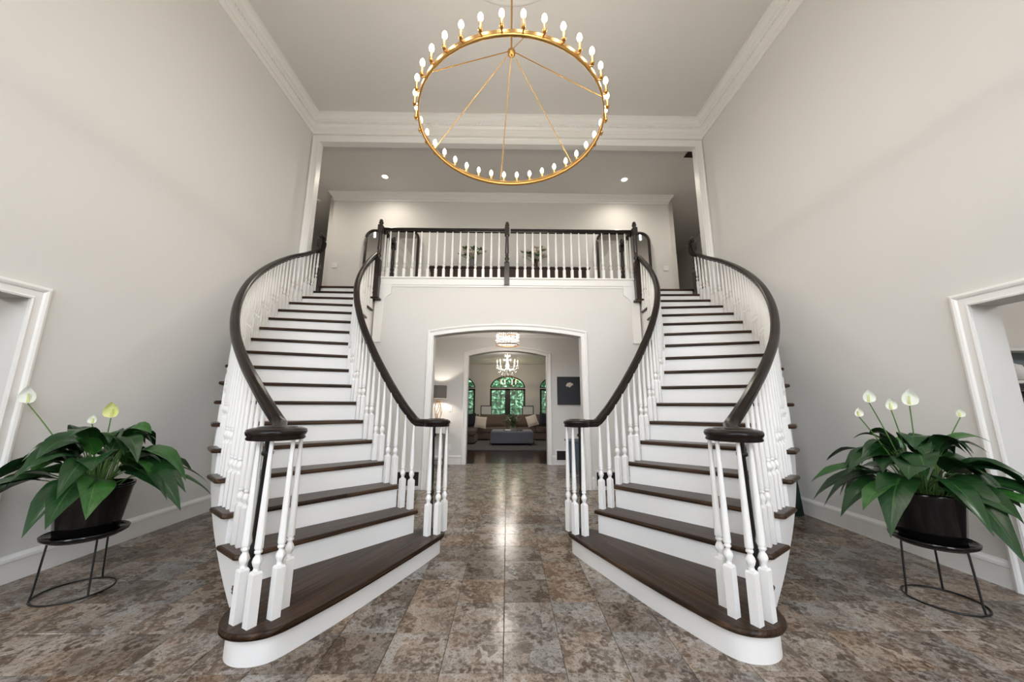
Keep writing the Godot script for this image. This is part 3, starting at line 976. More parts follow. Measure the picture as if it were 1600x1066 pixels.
# ---------------------------------------------------------------- balcony
func build_balcony() -> void:
	var root := thing("balcony_railing", "straight balcony railing with dark rail, white balusters and dark newels", "railing")
	for s: float in [-1.0, 1.0]:
		var rs := ST()
		rail(rs, rail_profile(), [p3(s * 2.13, 4.235, BACKZ), p3(s * 1.0, 4.235, BACKZ), p3(s * 0.04, 4.235, BACKZ)])
		obj("handrail", rs, M.rail, root)
		for k in 15:
			add_baluster(root, Vector2(s * (0.155 + k * 0.1335), BACKZ), LANDING + 0.012, 4.21, 0.16, 0)
		# return along the stair well
		rs = ST()
		rail(rs, rail_profile(), [p3(s * 2.15, 4.235, BACKZ), p3(s * 2.15, 4.235, 6.12)])
		obj("handrail", rs, M.rail, root)
		for k in 3: add_baluster(root, Vector2(s * 2.15, BACKZ + 0.12 + k * 0.125), LANDING, 4.21, 0.16, 0)
		newel(root, Vector2(s * 2.15, 6.16), LANDING, 3.66, 4.13, false)
	newel(root, Vector2(-0.02, BACKZ - 0.045), 3.24, 3.64, 4.13, false)

# ---------------------------------------------------------------- chandelier
func build_chandelier() -> void:
	var C := p3(0.02, 3.744, 2.8)
	var R := 0.825
	var root := thing("ring_chandelier", "large brass ring chandelier with candle bulbs hanging in the foyer", "chandelier", C)
	var st := ST()
	var prof := [[R - 0.006, 0.0], [R + 0.006, 0.0], [R + 0.006, 0.055], [R - 0.006, 0.055], [R - 0.006, 0.0]]
	for i in 4: lathe(st, Vector3.ZERO, [prof[i], prof[i + 1]], 96)
	obj("ring", st, M.brass, root)
	var hy := 0.85
	st = ST()
	lathe(st, Vector3.ZERO, [[0.0, hy - 0.045], [0.02, hy - 0.04], [0.036, hy - 0.02], [0.036, hy + 0.015], [0.018, hy + 0.03], [0.012, hy + 0.05]], 16)
	obj("hub", st, M.brass, root)
	st = ST()
	lathe(st, Vector3.ZERO, [[0.0085, hy], [0.0085, CEIL - 3.744 - 0.03]], 10)
	lathe(st, Vector3.ZERO, [[0.0, CEIL - 3.744 - 0.03], [0.07, CEIL - 3.744 - 0.025], [0.075, CEIL - 3.744]], 24)
	obj("rod", st, M.brass, root)
	for k in 6:
		var a := TAU * (k + 0.37) / 6.0
		st = ST()
		tube(st, [Vector3(cos(a) * 0.03, hy - 0.01, sin(a) * 0.03), Vector3(cos(a) * (R - 0.005), 0.05, sin(a) * (R - 0.005))], 0.0045, 6)
		obj("stay", st, M.brass, root)
	var cs := ST()
	tube(cs, [Vector3(-0.025, 0.02, 0), Vector3(0.0, 0.0, 0), Vector3(0.0, 0.03, 0)], 0.006, 6)
	lathe(cs, Vector3.ZERO, [[0.0, 0.012], [0.012, 0.014], [0.016, 0.026], [0.0175, 0.03], [0.012, 0.034], [0.012, 0.1], [0.0, 0.1]], 10)
	var candle := mesh_of(cs)
	var bs := ST()
	lathe(bs, Vector3.ZERO, [[0.008, 0.098], [0.013, 0.108], [0.019, 0.125], [0.02, 0.138], [0.015, 0.158], [0.006, 0.172], [0.0, 0.176]], 12)
	var bulb := mesh_of(bs)
	for k in 36:
		var a := TAU * (k + 0.5) / 36.0
		var c := inst("candle", candle, M.brass, root)
		c.position = Vector3(cos(a) * (R + 0.03), 0.02, sin(a) * (R + 0.03))
		c.rotation.y = -a
		inst("bulb", bulb, M.bulb, c)
		var l := OmniLight3D.new()
		l.name = "bulb_light"
		l.light_color = Color(1.0, 0.97, 0.93)
		l.light_energy = BULB
		l.light_size = 0.02
		l.omni_range = 20
		l.omni_attenuation = 2.0
		l.shadow_enabled = true
		l.position = c.position + Vector3(0, 0.138, 0)
		root.add_child(l, true)

var BULB := 0.118

func _ready() -> void:
	# camera
	var cam := Camera3D.new()
	cam.name = "camera"
	cam.fov = rad_to_deg(2.0 * atan(533.0 / 546.0))
	cam.near = 0.05
	cam.far = 300
	add_child(cam)
	cam.position = p3(0, 1.2616, 0)
	cam.basis = Basis(Vector3.UP, -0.012938) * Basis(Vector3.RIGHT, 0.181579) * Basis(Vector3.BACK, 0.004113)
	cam.current = true
	# sky and exposure
	var env := Environment.new()
	env.background_mode = Environment.BG_SKY
	var sky := Sky.new()
	var sm := ProceduralSkyMaterial.new()
	sm.sky_top_color = Color(0.84, 0.87, 0.91)
	sm.sky_horizon_color = Color(0.95, 0.95, 0.95)
	sm.ground_horizon_color = Color(0.7, 0.72, 0.7)
	sm.ground_bottom_color = Color(0.4, 0.42, 0.38)
	sm.sky_energy_multiplier = 3.0
	sm.ground_energy_multiplier = 2.2
	sky.sky_material = sm
	env.sky = sky
	env.tonemap_mode = Environment.TONE_MAPPER_LINEAR
	env.tonemap_exposure = 0.84
	env.sdfgi_enabled = true
	env.ssao_enabled = true
	env.ssil_enabled = true
	var we := WorldEnvironment.new()
	we.name = "world_environment"
	we.environment = env
	add_child(we)
	make_materials()
	stair_tables()
	build_setting()
	build_stair(-1.0)
	build_stair(1.0)
	build_balcony()
	build_chandelier()
	build_plants()
	build_upper_hall()
	build_passage()
	build_living_room()
	build_side_room()
	build_garden()

# ---------------------------------------------------------------- lights
func omni(parent: Node, at: Vector3, energy: float, col := Color(1, 0.93, 0.84), size := 0.04) -> void:
	var l := OmniLight3D.new()
	l.name = "lamp_light"
	l.light_color = col
	l.light_energy = energy
	l.light_size = size
	l.omni_range = 20
	l.omni_attenuation = 2.0
	l.shadow_enabled = true
	l.position = at
	parent.add_child(l, true)

# ---------------------------------------------------------------- plants
func leaf(parent: Node, p0: Vector3, p1: Vector3, p2: Vector3, p3_: Vector3, width: float, roll: float, m: Material) -> void:
	var st := ST()
	var pts := []
	for i in 15:
		pts.append(p0.bezier_interpolate(p1, p2, p3_, i / 14.0))
	tube(st, pts.slice(0, 7), 0.0045, 5, 0.003)
	obj("stem", st, M.stem, parent)
	st = ST()
	st.set_smooth_group(0)
	var rows := []
	var n := 10
	for i in n + 1:
		var t := 0.38 + 0.62 * i / n
		var c := p0.bezier_interpolate(p1, p2, p3_, t)
		var d := (p0.bezier_interpolate(p1, p2, p3_, minf(t + 0.02, 1.0)) - p0.bezier_interpolate(p1, p2, p3_, t - 0.02)).normalized()
		var side := d.cross(Vector3.UP)
		if side.length() < 0.1: side = Vector3.RIGHT
		side = side.normalized().rotated(d, roll)
		var up := side.cross(d).normalized()
		var q := float(i) / n
		var w := width * pow(sin(PI * pow(q, 0.75)), 0.8) * (1.0 if q < 0.7 else lerpf(1.0, 0.75, (q - 0.7) / 0.3))
		if i == n: w = 0.0
		var row := []
		for k in 7:
			var e := (k - 3) / 3.0
			var wave := sin(q * 17.0 + e * 2.0) * 0.05 * absf(e)
			row.append(c + side * e * w + up * (absf(e) * 0.34 - e * e * 0.16 + wave) * w)
		rows.append(row)
	for i in n:
		for k in 6:
			var A: Array = rows[i]; var B: Array = rows[i + 1]
			var u0 := k / 6.0; var u1 := (k + 1) / 6.0; var w0 := float(i) / n; var w1 := float(i + 1) / n
			tri(st, A[k], A[k + 1], B[k + 1], Vector2(u0, w0), Vector2(u1, w0), Vector2(u1, w1))
			tri(st, A[k], B[k + 1], B[k], Vector2(u0, w0), Vector2(u1, w1), Vector2(u0, w1))
	obj("leaf", st, m, parent)

func flower(parent: Node, base: Vector3, tip: Vector3, face: Vector3, size: float, m: Material) -> void:
	var st := ST()
	var mid := base.lerp(tip, 0.5) + Vector3(0, 0.05, 0)
	var pts := []
	for i in 9:
		pts.append(base.lerp(mid, i / 8.0).lerp(mid.lerp(tip, i / 8.0), i / 8.0))
	tube(st, pts, 0.0045, 5, 0.0035)
	obj("flower_stem", st, M.stem, parent)
	st = ST()
	st.set_smooth_group(0)
	var up := (Vector3.UP + face * 0.35).normalized()
	var side := up.cross(face).normalized()
	var f := side.cross(up).normalized()
	var rows := []
	for i in 9:
		var q := i / 8.0
		var w := size * 0.36 * pow(sin(PI * pow(q, 0.7)), 0.8) if i < 8 else 0.0
		var row := []
		for k in 7:
			var e := (k - 3) / 3.0
			row.append(tip + up * (q * size) + side * e * w - f * (0.25 * size * sin(PI * q * 0.9)) + f * e * e * w * 0.7)
		rows.append(row)
	for i in 8:
		for k in 6: quad(st, rows[i][k], rows[i][k + 1], rows[i + 1][k + 1], rows[i + 1][k])
	var o := obj("spathe", st, m, parent)
	st = ST()
	tube(st, [tip + up * size * 0.08, tip + up * size * 0.3 - f * 0.005, tip + up * size * 0.55 - f * 0.01], 0.008, 6, 0.005)
	obj("spadix", st, M.spadix, o)

func build_plants() -> void:
	for s: float in [-1.0, 1.0]:
		var c := Vector2(-2.94, 2.69) if s < 0 else Vector2(2.905, 2.55)
		var word := "left" if s < 0 else "right"
		var at := p3(c.x, 0, c.y)
		var stand := thing("plant_stand", "black wire plant stand under the %s peace lily" % word, "plant stand", at, 0, "wire plant stands")
		var ring := []
		for k in 32: ring.append(Vector3(cos(TAU * k / 32) * 0.19, 0.006, sin(TAU * k / 32) * 0.19))
		var st := ST()
		tube(st, ring, 0.006, 6, -1, true)
		obj("base_ring", st, M.black, stand)
		ring = []
		for k in 32: ring.append(Vector3(cos(TAU * k / 32) * 0.165, 0.352, sin(TAU * k / 32) * 0.165))
		st = ST()
		tube(st, ring, 0.006, 6, -1, true)
		obj("top_ring", st, M.black, stand)
		for k in 3:
			var a := TAU * k / 3.0 + 0.5 * s + 0.9
			st = ST()
			tube(st, [Vector3(cos(a) * 0.19, 0.006, sin(a) * 0.19), Vector3(cos(a) * 0.184, 0.05, sin(a) * 0.184), Vector3(cos(a) * 0.168, 0.33, sin(a) * 0.168), Vector3(cos(a) * 0.165, 0.352, sin(a) * 0.165)], 0.006, 6)
			obj("leg", st, M.black, stand)
		var plant := thing("potted_peace_lily", "peace lily with glossy dark leaves in a black pot by the %s wall" % word, "potted plant", at + Vector3(0, 0.359, 0), 0, "potted peace lilies")
		st = ST()
		lathe(st, Vector3.ZERO, [[0.0, 0.0], [0.19, 0.0], [0.208, 0.012], [0.212, 0.03], [0.204, 0.034], [0.195, 0.02], [0.0, 0.016]], 36)
		obj("saucer", st, M.pot, plant)
		st = ST()
		lathe(st, Vector3.ZERO, [[0.0, 0.018], [0.15, 0.018], [0.156, 0.03], [0.192, 0.3], [0.2, 0.315], [0.2, 0.335], [0.186, 0.335], [0.18, 0.28], [0.0, 0.28]], 36)
		obj("pot", st, M.pot, plant)
		rng.seed = 40 + int(s)
		# leaves: [azimuth deg, reach, tip height, arch height, width]
		var count := 57
		for k in count:
			var ringk := k % 3
			var az := TAU * (k * 0.381966 + rng.randf_range(-0.03, 0.03))
			var reach: float = [0.6, 0.46, 0.28][ringk] + rng.randf_range(-0.07, 0.09)
			var top: float = [0.44, 0.56, 0.66][ringk] + rng.randf_range(-0.06, 0.06)
			var tip: float = [0.2, 0.38, 0.58][ringk] + rng.randf_range(-0.1, 0.12)
			var d := Vector3(cos(az), 0, sin(az))
			if (at + d * reach).x * s > 3.5: reach = maxf(0.15, (3.5 - absf(at.x)) / maxf(absf(d.x), 0.2))
			var b := d * rng.randf_range(0.01, 0.09) + Vector3(0, 0.28, 0)
			leaf(plant, b, b + d * reach * 0.12 + Vector3(0, (top - 0.28) * 0.9, 0), d * reach * 0.62 + Vector3(0, top + 0.1, 0), d * reach + Vector3(0, tip, 0), rng.randf_range(0.062, 0.108) * (1.0 if ringk < 2 else 0.75), rng.randf_range(-0.5, 0.5), M.leaf if rng.randf() < 0.7 else M.leaf2)
		var fl := [[-0.52, 0.90, 0.08, 0.13, 0], [0.06, 0.80, 0.05, 0.12, 1], [-0.02, 0.76, 0.09, 0.07, 0]] if s < 0 else [[-0.32, 0.93, 0.05, 0.10, 0], [-0.17, 0.88, 0.05, 0.09, 0], [-0.03, 0.91, 0.05, 0.13, 0], [0.32, 0.83, 0.05, 0.07, 0], [-0.36, 0.83, 0.0, 0.07, 0]]
		for q in fl:
			flower(plant, Vector3(q[0] * 0.12, 0.3, 0), Vector3(q[0], q[1], q[2]), Vector3(-s * 0.4, 0, 0.9).normalized(), q[3], M.spathe if q[4] == 0 else M.spadix)

# ---------------------------------------------------------------- upper hall
func build_upper_hall() -> void:
	for s: float in [-1.0, 1.0]:
		var word := "left" if s < 0 else "right"
		var r := thing("mirror", "tall dark-framed mirror with rounded corners at the %s of the upper hall" % word, "mirror", p3(s * 2.67, LANDING, 7.52), 0, "upstairs mirrors")
		var st := ST()
		var hw := 0.6; var h := 1.86; var rad := 0.2
		var pts := []
		for q in [[-hw, 0.0], [-hw, h - rad]]: pts.append(Vector3(q[0], q[1], 0))
		for k in range(1, 8):
			var a := PI - PI / 2 * k / 8.0
			pts.append(Vector3(-hw + rad + cos(a) * rad, h - rad + sin(a) * rad, 0))
		for k in 8:
			var a := PI / 2 - PI / 2 * k / 8.0
			pts.append(Vector3(hw - rad + cos(a) * rad, h - rad + sin(a) * rad, 0))
		for q in [[hw, h - rad], [hw, 0.0]]: pts.append(Vector3(q[0], q[1], 0))
		tube(st, pts, 0.03, 8)
		tube(st, [Vector3(-hw, 0.03, 0), Vector3(hw, 0.03, 0)], 0.03, 8)
		obj("frame", st, M.newel, r)
		st = ST()
		var poly := PackedVector2Array()
		for q in pts: poly.append(Vector2(q.x, q.y))
		extrude(st, poly, Vector3(0, 0, -0.005), Vector3.RIGHT, Vector3.UP, Vector3(0, 0, -0.01))
		obj("glass", st, M.mirror, r)
		# recessed ceiling light
		var x := -2.72 if s < 0 else 2.57
		var rl := thing("recessed_light", "lit recessed downlight above the %s half of the balcony" % word, "ceiling light", p3(x, 6.2, 6.95), 0, "upper hall downlights")
		st = ST()
		lathe(st, Vector3.ZERO, [[0.062, 0.0], [0.062, -0.004], [0.085, -0.008], [0.095, -0.001]], 24)
		obj("rim", st, M.trim, rl)
		st = ST()
		lathe(st, Vector3.ZERO, [[0.0, -0.003], [0.062, -0.003]], 24)
		obj("lamp_disc", st, M.downlight, rl)
		var sp := SpotLight3D.new()
		sp.name = "lamp_light"
		sp.light_color = Color(1, 0.96, 0.9)
		sp.light_energy = 2.0
		sp.light_size = 0.06
		sp.spot_range = 20
		sp.spot_angle = 85
		sp.spot_attenuation = 2.0
		sp.shadow_enabled = true
		sp.position = Vector3(0, -0.03, 0)
		sp.rotation.x = -PI / 2
		rl.add_child(sp, true)
		var cl := thing("recessed_light", "recessed downlight in the %s upstairs corridor" % word, "ceiling light", p3(s * 4.75, 6.2, 6.9), 0, "corridor downlights")
		st = ST()
		lathe(st, Vector3.ZERO, [[0.062, 0.0], [0.062, -0.004], [0.085, -0.008], [0.095, -0.001]], 24)
		obj("rim", st, M.trim, cl)
		st = ST()
		lathe(st, Vector3.ZERO, [[0.0, -0.003], [0.062, -0.003]], 24)
		obj("lamp_disc", st, M.downlight, cl)
		var sp2: SpotLight3D = sp.duplicate()
		sp2.light_energy = 2.2
		cl.add_child(sp2, true)
		# switch plate
		st = ST()
		var wx := -3.96 if s < 0 else 3.65
		bbox(st, wx - 0.06, wx + 0.06, 4.33, 4.45, 7.588, 7.6, 0.003)
		tag(obj("switch_plate", st, M.plate), "white switch plate on the upper hall wall at the %s" % word, "switch plate")
	var c := thing("console_table", "long dark wooden console table behind the balcony railing", "console table", p3(0.02, LANDING, 7.3))
	var st := ST()
	bbox(st, -1.75, 1.75, 0.8, 0.84, -0.2, 0.2, 0.006)
	obj("table_top", st, M.darkwood, c)
	st = ST()
	box(st, -1.68, 1.68, 0.45, 0.8, -0.17, 0.17)
	obj("body", st, M.darkwood, c)
	for k in 4:
		st = ST()
		var x0 := -1.64 + k * 0.82
		bbox(st, x0 + 0.02, x0 + 0.8, 0.49, 0.77, -0.185, -0.17, 0.004)
		var d := obj("drawer", st, M.darkwood, c)
		st = ST()
		lathe(st, p3(x0 + 0.41, 0.63, -0.2), [[0.0, -0.012], [0.012, -0.006], [0.012, 0.006], [0.0, 0.012]], 8)
		obj("knob", st, M.brass, d)
	for x: float in [-1.62, 1.62]:
		for z: float in [-0.13, 0.13]:
			st = ST()
			post(st, p3(x, 0, z), [[0.025, 0.0], [0.035, 0.45]])
			obj("leg", st, M.darkwood, c)
	rng.seed = 77
	for e in [[-0.79, "left"], [0.6, "right"]]:
		var v := thing("flower_vase", "grey vase with cream and green flowers, %s one on the upstairs console" % e[1], "vase", p3(e[0], LANDING + 0.84, 7.28), 0, "vases on the upstairs console")
		st = ST()
		lathe(st, Vector3.ZERO, [[0.0, 0.0], [0.05, 0.0], [0.062, 0.02], [0.058, 0.12], [0.066, 0.22], [0.06, 0.22], [0.05, 0.1], [0.0, 0.1]], 16)
		obj("vase", st, M.grey if e[0] < 0 else M.darkwood, v)
		for k in 24:
			var a := TAU * k * 0.382; var rr := 0.05 + 0.24 * sqrt(k / 24.0)
			var top := Vector3(cos(a) * rr, 0.3 + rng.randf() * 0.25 - rr * 0.25, sin(a) * rr * 0.6)
			st = ST()
			tube(st, [Vector3(0, 0.18, 0), top * Vector3(0.5, 0.8, 0.5), top], 0.004, 4)
			obj("stem", st, M.stem, v)
			st = ST()
			if k % 3 != 2:
				for j in 3:
					var rj := 0.055 - j * 0.013
					lathe(st, top + Vector3(0, j * 0.008, 0), [[0.0, -0.02], [rj * 0.8, -0.012], [rj, 0.012], [rj * 0.75, 0.024], [rj * 0.5, 0.012], [0.0, 0.01]], 8, j * 0.4)
				obj("blossom", st, M.cream, v)
			else:
				for j in 5:
					var dj := Vector3(cos(j * 1.3), 0.5, sin(j * 1.3)).normalized() * 0.1
					var sd := dj.cross(Vector3.UP).normalized() * 0.03
					quad(st, top, top + dj * 0.5 + sd, top + dj, top + dj * 0.5 - sd)
				obj("leaves", st, M.leaf2, v)
	st = ST()
	lathe(st, p3(-4.69, 6.2, 7.9), [[0.0, -0.035], [0.05, -0.035], [0.065, -0.02], [0.07, 0.0]], 20)
	tag(obj("smoke_detector", st, M.plate), "small white round smoke detector on the ceiling of the left corridor", "detector")
	var g := thing("dark_panel", "small dark panel on the ceiling at the upper right of the balcony opening", "panel", p3(3.75, 6.2, 6.05))
	st = ST()
	box(st, -0.2, 0.2, -0.012, -0.002, -0.14, 0.14)
	obj("panel", st, M.darkwood, g)
	st = ST()
	for q in [[-0.22, 0.22, -0.16, -0.14], [-0.22, 0.22, 0.14, 0.16], [-0.22, -0.2, -0.16, 0.16], [0.2, 0.22, -0.16, 0.16]]: box(st, q[0], q[1], -0.018, 0.0, q[2], q[3])
	obj("frame", st, M.darkwood, g)

# ---------------------------------------------------------------- passage room
func vent(label: String, x0: float, x1: float, y0: float, y1: float, z: float) -> void:
	var r := thing("floor_vent", label, "vent", p3((x0 + x1) / 2, y0, z))
	var w := (x1 - x0) / 2; var h := y1 - y0
	var st := ST()
	box(st, -w, w, 0, h, -0.036, -0.028)
	obj("backing", st, M.vent, r)
	st = ST()
	for q in [[-w - 0.025, w + 0.025, -0.025, 0.0], [-w - 0.025, w + 0.025, h, h + 0.025], [-w - 0.025, -w, 0.0, h], [w, w + 0.025, 0.0, h]]: box(st, q[0], q[1], q[2], q[3], -0.046, -0.002)
	obj("frame", st, M.trim, r)
	for k in 7:
		st = ST()
		var y := h * (k + 0.5) / 7.0
		box(st, -w, w, y - 0.006, y + 0.004, -0.043, -0.036)
		obj("slat", st, M.vent, r)

func build_passage() -> void:
	vent("dark louvred vent in the baseboard left of the arched doorway", -1.65, -1.33, 0.06, 0.26, BACKZ)
	vent("dark louvred vent in the baseboard right of the arched doorway", 1.37, 1.66, 0.06, 0.26, BACKZ)
	vent("dark louvred vent low on the passage wall under the painting", 1.08, 1.37, 0.1, 0.29, 7.9)
	# painting
	var p := thing("painting", "dark painting with a white round blossom on the passage wall", "painting", p3(1.375, 1.285, 7.9))
	var st := ST()
	box(st, -0.245, 0.245, 0, 0.6, -0.035, -0.005)
	obj("canvas", st, M.canvas, p)
	st = ST()
	for q in [[-0.255, 0.255, -0.01, 0.0], [-0.255, 0.255, 0.6, 0.61], [-0.255, -0.245, 0.0, 0.6], [0.245, 0.255, 0.0, 0.6]]: box(st, q[0], q[1], q[2], q[3], -0.04, 0.0)
	obj("frame", st, M.frame, p)
	rng.seed = 8
	for k in 9:
		st = ST()
		var a := k * 0.7; var rr := 0.045 * sqrt(k / 2.0) * 0.8
		lathe(st, Vector3(0.02 + cos(a) * rr, 0.4 + absf(sin(a)) * rr * 0.9, 0.036), [[0.0, -0.03], [0.022, -0.015], [0.03, 0.0], [0.022, 0.015], [0.0, 0.03]], 10)
		var o := obj("petal", st, M.cream, p)
		o.scale = Vector3(1, 1, 0.15)
		o.position.z = 0.03
	# blue chest
	var ch := thing("blue_chest", "slate blue painted chest at the right edge of the arched doorway", "chest", p3(1.6, 0, 7.05))
	st = ST()
	bbox(st, -0.42, 0.42, 0.06, 0.56, -0.22, 0.22, 0.012)
	obj("body", st, M.blue, ch)
	st = ST()
	bbox(st, -0.44, 0.44, 0.56, 0.6, -0.24, 0.24, 0.01)
	obj("lid", st, M.blue, ch)
	for x: float in [-0.36, 0.36]:
		for z: float in [-0.17, 0.17]:
			st = ST()
			post(st, p3(x, 0, z), [[0.022, 0.0], [0.032, 0.06]])
			obj("foot", st, M.frame, ch)
	# console with lamp
	var c := thing("silver_console", "pale silver console table by the passage wall left of the arch", "console table", p3(-1.75, 0, 7.62))
	st = ST()
	bbox(st, -0.54, 0.54, 0.86, 0.9, -0.2, 0.2, 0.006)
	obj("table_top", st, M.plate, c)
	st = ST()
	box(st, -0.5, 0.5, 0.66, 0.86, -0.17, 0.17)
	obj("body", st, M.silver, c)
	for k in 2:
		st = ST()
		bbox(st, -0.48 + k * 0.49, -0.01 + k * 0.49, 0.68, 0.84, -0.185, -0.17, 0.004)
		var d := obj("drawer", st, M.plate, c)
		st = ST()
		lathe(st, p3(-0.245 + k * 0.49, 0.76, -0.195), [[0.0, -0.012], [0.012, 0.0], [0.0, 0.012]], 8)
		obj("knob", st, M.silver, d)
	for x: float in [-0.46, 0.46]:
		for z: float in [-0.14, 0.14]:
			st = ST()
			post(st, p3(x, 0, z), [[0.018, 0.0], [0.026, 0.66]])
			obj("leg", st, M.silver, c)
	st = ST()
	box(st, -0.47, 0.47, 0.14, 0.16, -0.15, 0.15)
	obj("shelf", st, M.silver, c)
	var l := thing("table_lamp", "lit table lamp with grey drum shade and lattice base on the silver console", "lamp", p3(-1.47, 0.9, 7.6))
	st = ST()
	lathe(st, Vector3.ZERO, [[0.0, 0.0], [0.075, 0.0], [0.075, 0.02], [0.02, 0.03], [0.012, 0.035]], 20)
	obj("base", st, M.brass, l)
	for k in 6:
		st = ST()
		var pts := []
		for i in 25:
			var t := i / 24.0
			var a := TAU * k / 6.0 + (1.0 if k % 2 else -1.0) * t * 2.2
			pts.append(Vector3(cos(a) * (0.03 + 0.05 * sin(PI * t)), 0.03 + t * 0.42, sin(a) * (0.03 + 0.05 * sin(PI * t))))
		tube(st, pts, 0.006, 5)
		obj("lattice_rod", st, M.brass, l)
	st = ST()
	for q in [[0.165, 0.168]]:
		lathe(st, Vector3(0, 0.5, 0), [[q[0], 0.0], [q[0], 0.27]], 32)
		lathe(st, Vector3(0, 0.5, 0), [[q[1], 0.0], [q[1], 0.27]], 32)
	obj("lamp_shade", st, M.shade, l)
	st = ST()
	lathe(st, Vector3.ZERO, [[0.0, 0.575], [0.02, 0.58], [0.03, 0.61], [0.02, 0.65], [0.0, 0.66]], 12)
	obj("bulb", st, M.bulb_small, l)
	omni(l, Vector3(0, 0.62, 0), 0.42, Color(1, 0.96, 0.91), 0.03)
	# switch plate, outlet and cord
	st = ST()
	bbox(st, -1.3, -1.22, 1.12, 1.24, 7.888, 7.9, 0.003)
	tag(obj("switch_plate", st, M.plate), "white switch plate on the passage wall beside the table lamp", "switch plate")
	st = ST()
	bbox(st, -1.3, -1.22, 0.3, 0.42, 7.888, 7.9, 0.003)
	var ou := obj("outlet", st, M.plate)
	tag(ou, "white wall outlet below the switch plate on the passage wall", "outlet")
	st = ST()
	tube(st, [p3(-1.26, 0.34, 7.87), p3(-1.27, 0.2, 7.85), p3(-1.31, 0.03, 7.82), p3(-1.45, 0.01, 7.78)], 0.005, 5)
	tag(obj("power_cord", st, M.plate), "thin pale cord running from the outlet to the floor", "cord")
	# drum ceiling light
	var dl := thing("drum_light", "crystal drum ceiling light hanging in the arched passage", "ceiling light", p3(0.0, 2.98, 6.8))
	st = ST()
	lathe(st, Vector3.ZERO, [[0.0, 0.0], [0.05, 0.0], [0.05, -0.02], [0.008, -0.03], [0.008, -0.3]], 12)
	obj("stem", st, M.brass, dl)
	for y: float in [-0.31, -0.55]:
		var ring := []
		for k in 32: ring.append(Vector3(cos(TAU * k / 32) * 0.222, y, sin(TAU * k / 32) * 0.222))
		st = ST()
		tube(st, ring, 0.01, 6, -1, true)
		obj("band", st, M.bronze, dl)
	for k in 28:
		st = ST()
		var a := TAU * k / 28
		for j in 4:
			var cc := Vector3(cos(a) * 0.22, -0.345 - j * 0.057, sin(a) * 0.22)
			lathe(st, cc, [[0.0, -0.027], [0.02, 0.0], [0.0, 0.027]], 6)
		obj("crystal_strand", st, M.crystal, dl)
	for k in 4:
		st = ST()
		lathe(st, Vector3(cos(TAU * k / 4) * 0.09, -0.42, sin(TAU * k / 4) * 0.09), [[0.0, -0.03], [0.018, -0.01], [0.018, 0.015], [0.0, 0.04]], 10)
		obj("bulb", st, M.bulb_small, dl)
	omni(dl, Vector3(0, -0.43, 0), 0.8, Color(1, 0.97, 0.93), 0.14)

# ---------------------------------------------------------------- living room
func pillow(st: SurfaceTool, c: Vector3, w: float, h: float, t: float, b: Basis) -> void:
	st.set_smooth_group(0)
	var n := 10
	for sgn: float in [-1.0, 1.0]:
		for i in n:
			for j in n:
				var q := []
				for e in [[0, 0], [1, 0], [1, 1], [0, 1]]:
					var u: float = (i + e[0]) / float(n) * 2 - 1; var v: float = (j + e[1]) / float(n) * 2 - 1
					var th := pow(maxf(0, (1 - u * u * u * u) * (1 - v * v * v * v)), 0.5)
					var pinch := 1.0 - 0.06 * (u * u + v * v - u * u * v * v * 2)
					q.append(c + b * Vector3(u * w / 2 * pinch, v * h / 2 * pinch, sgn * t / 2 * th))
				quad(st, q[0], q[1], q[2], q[3])

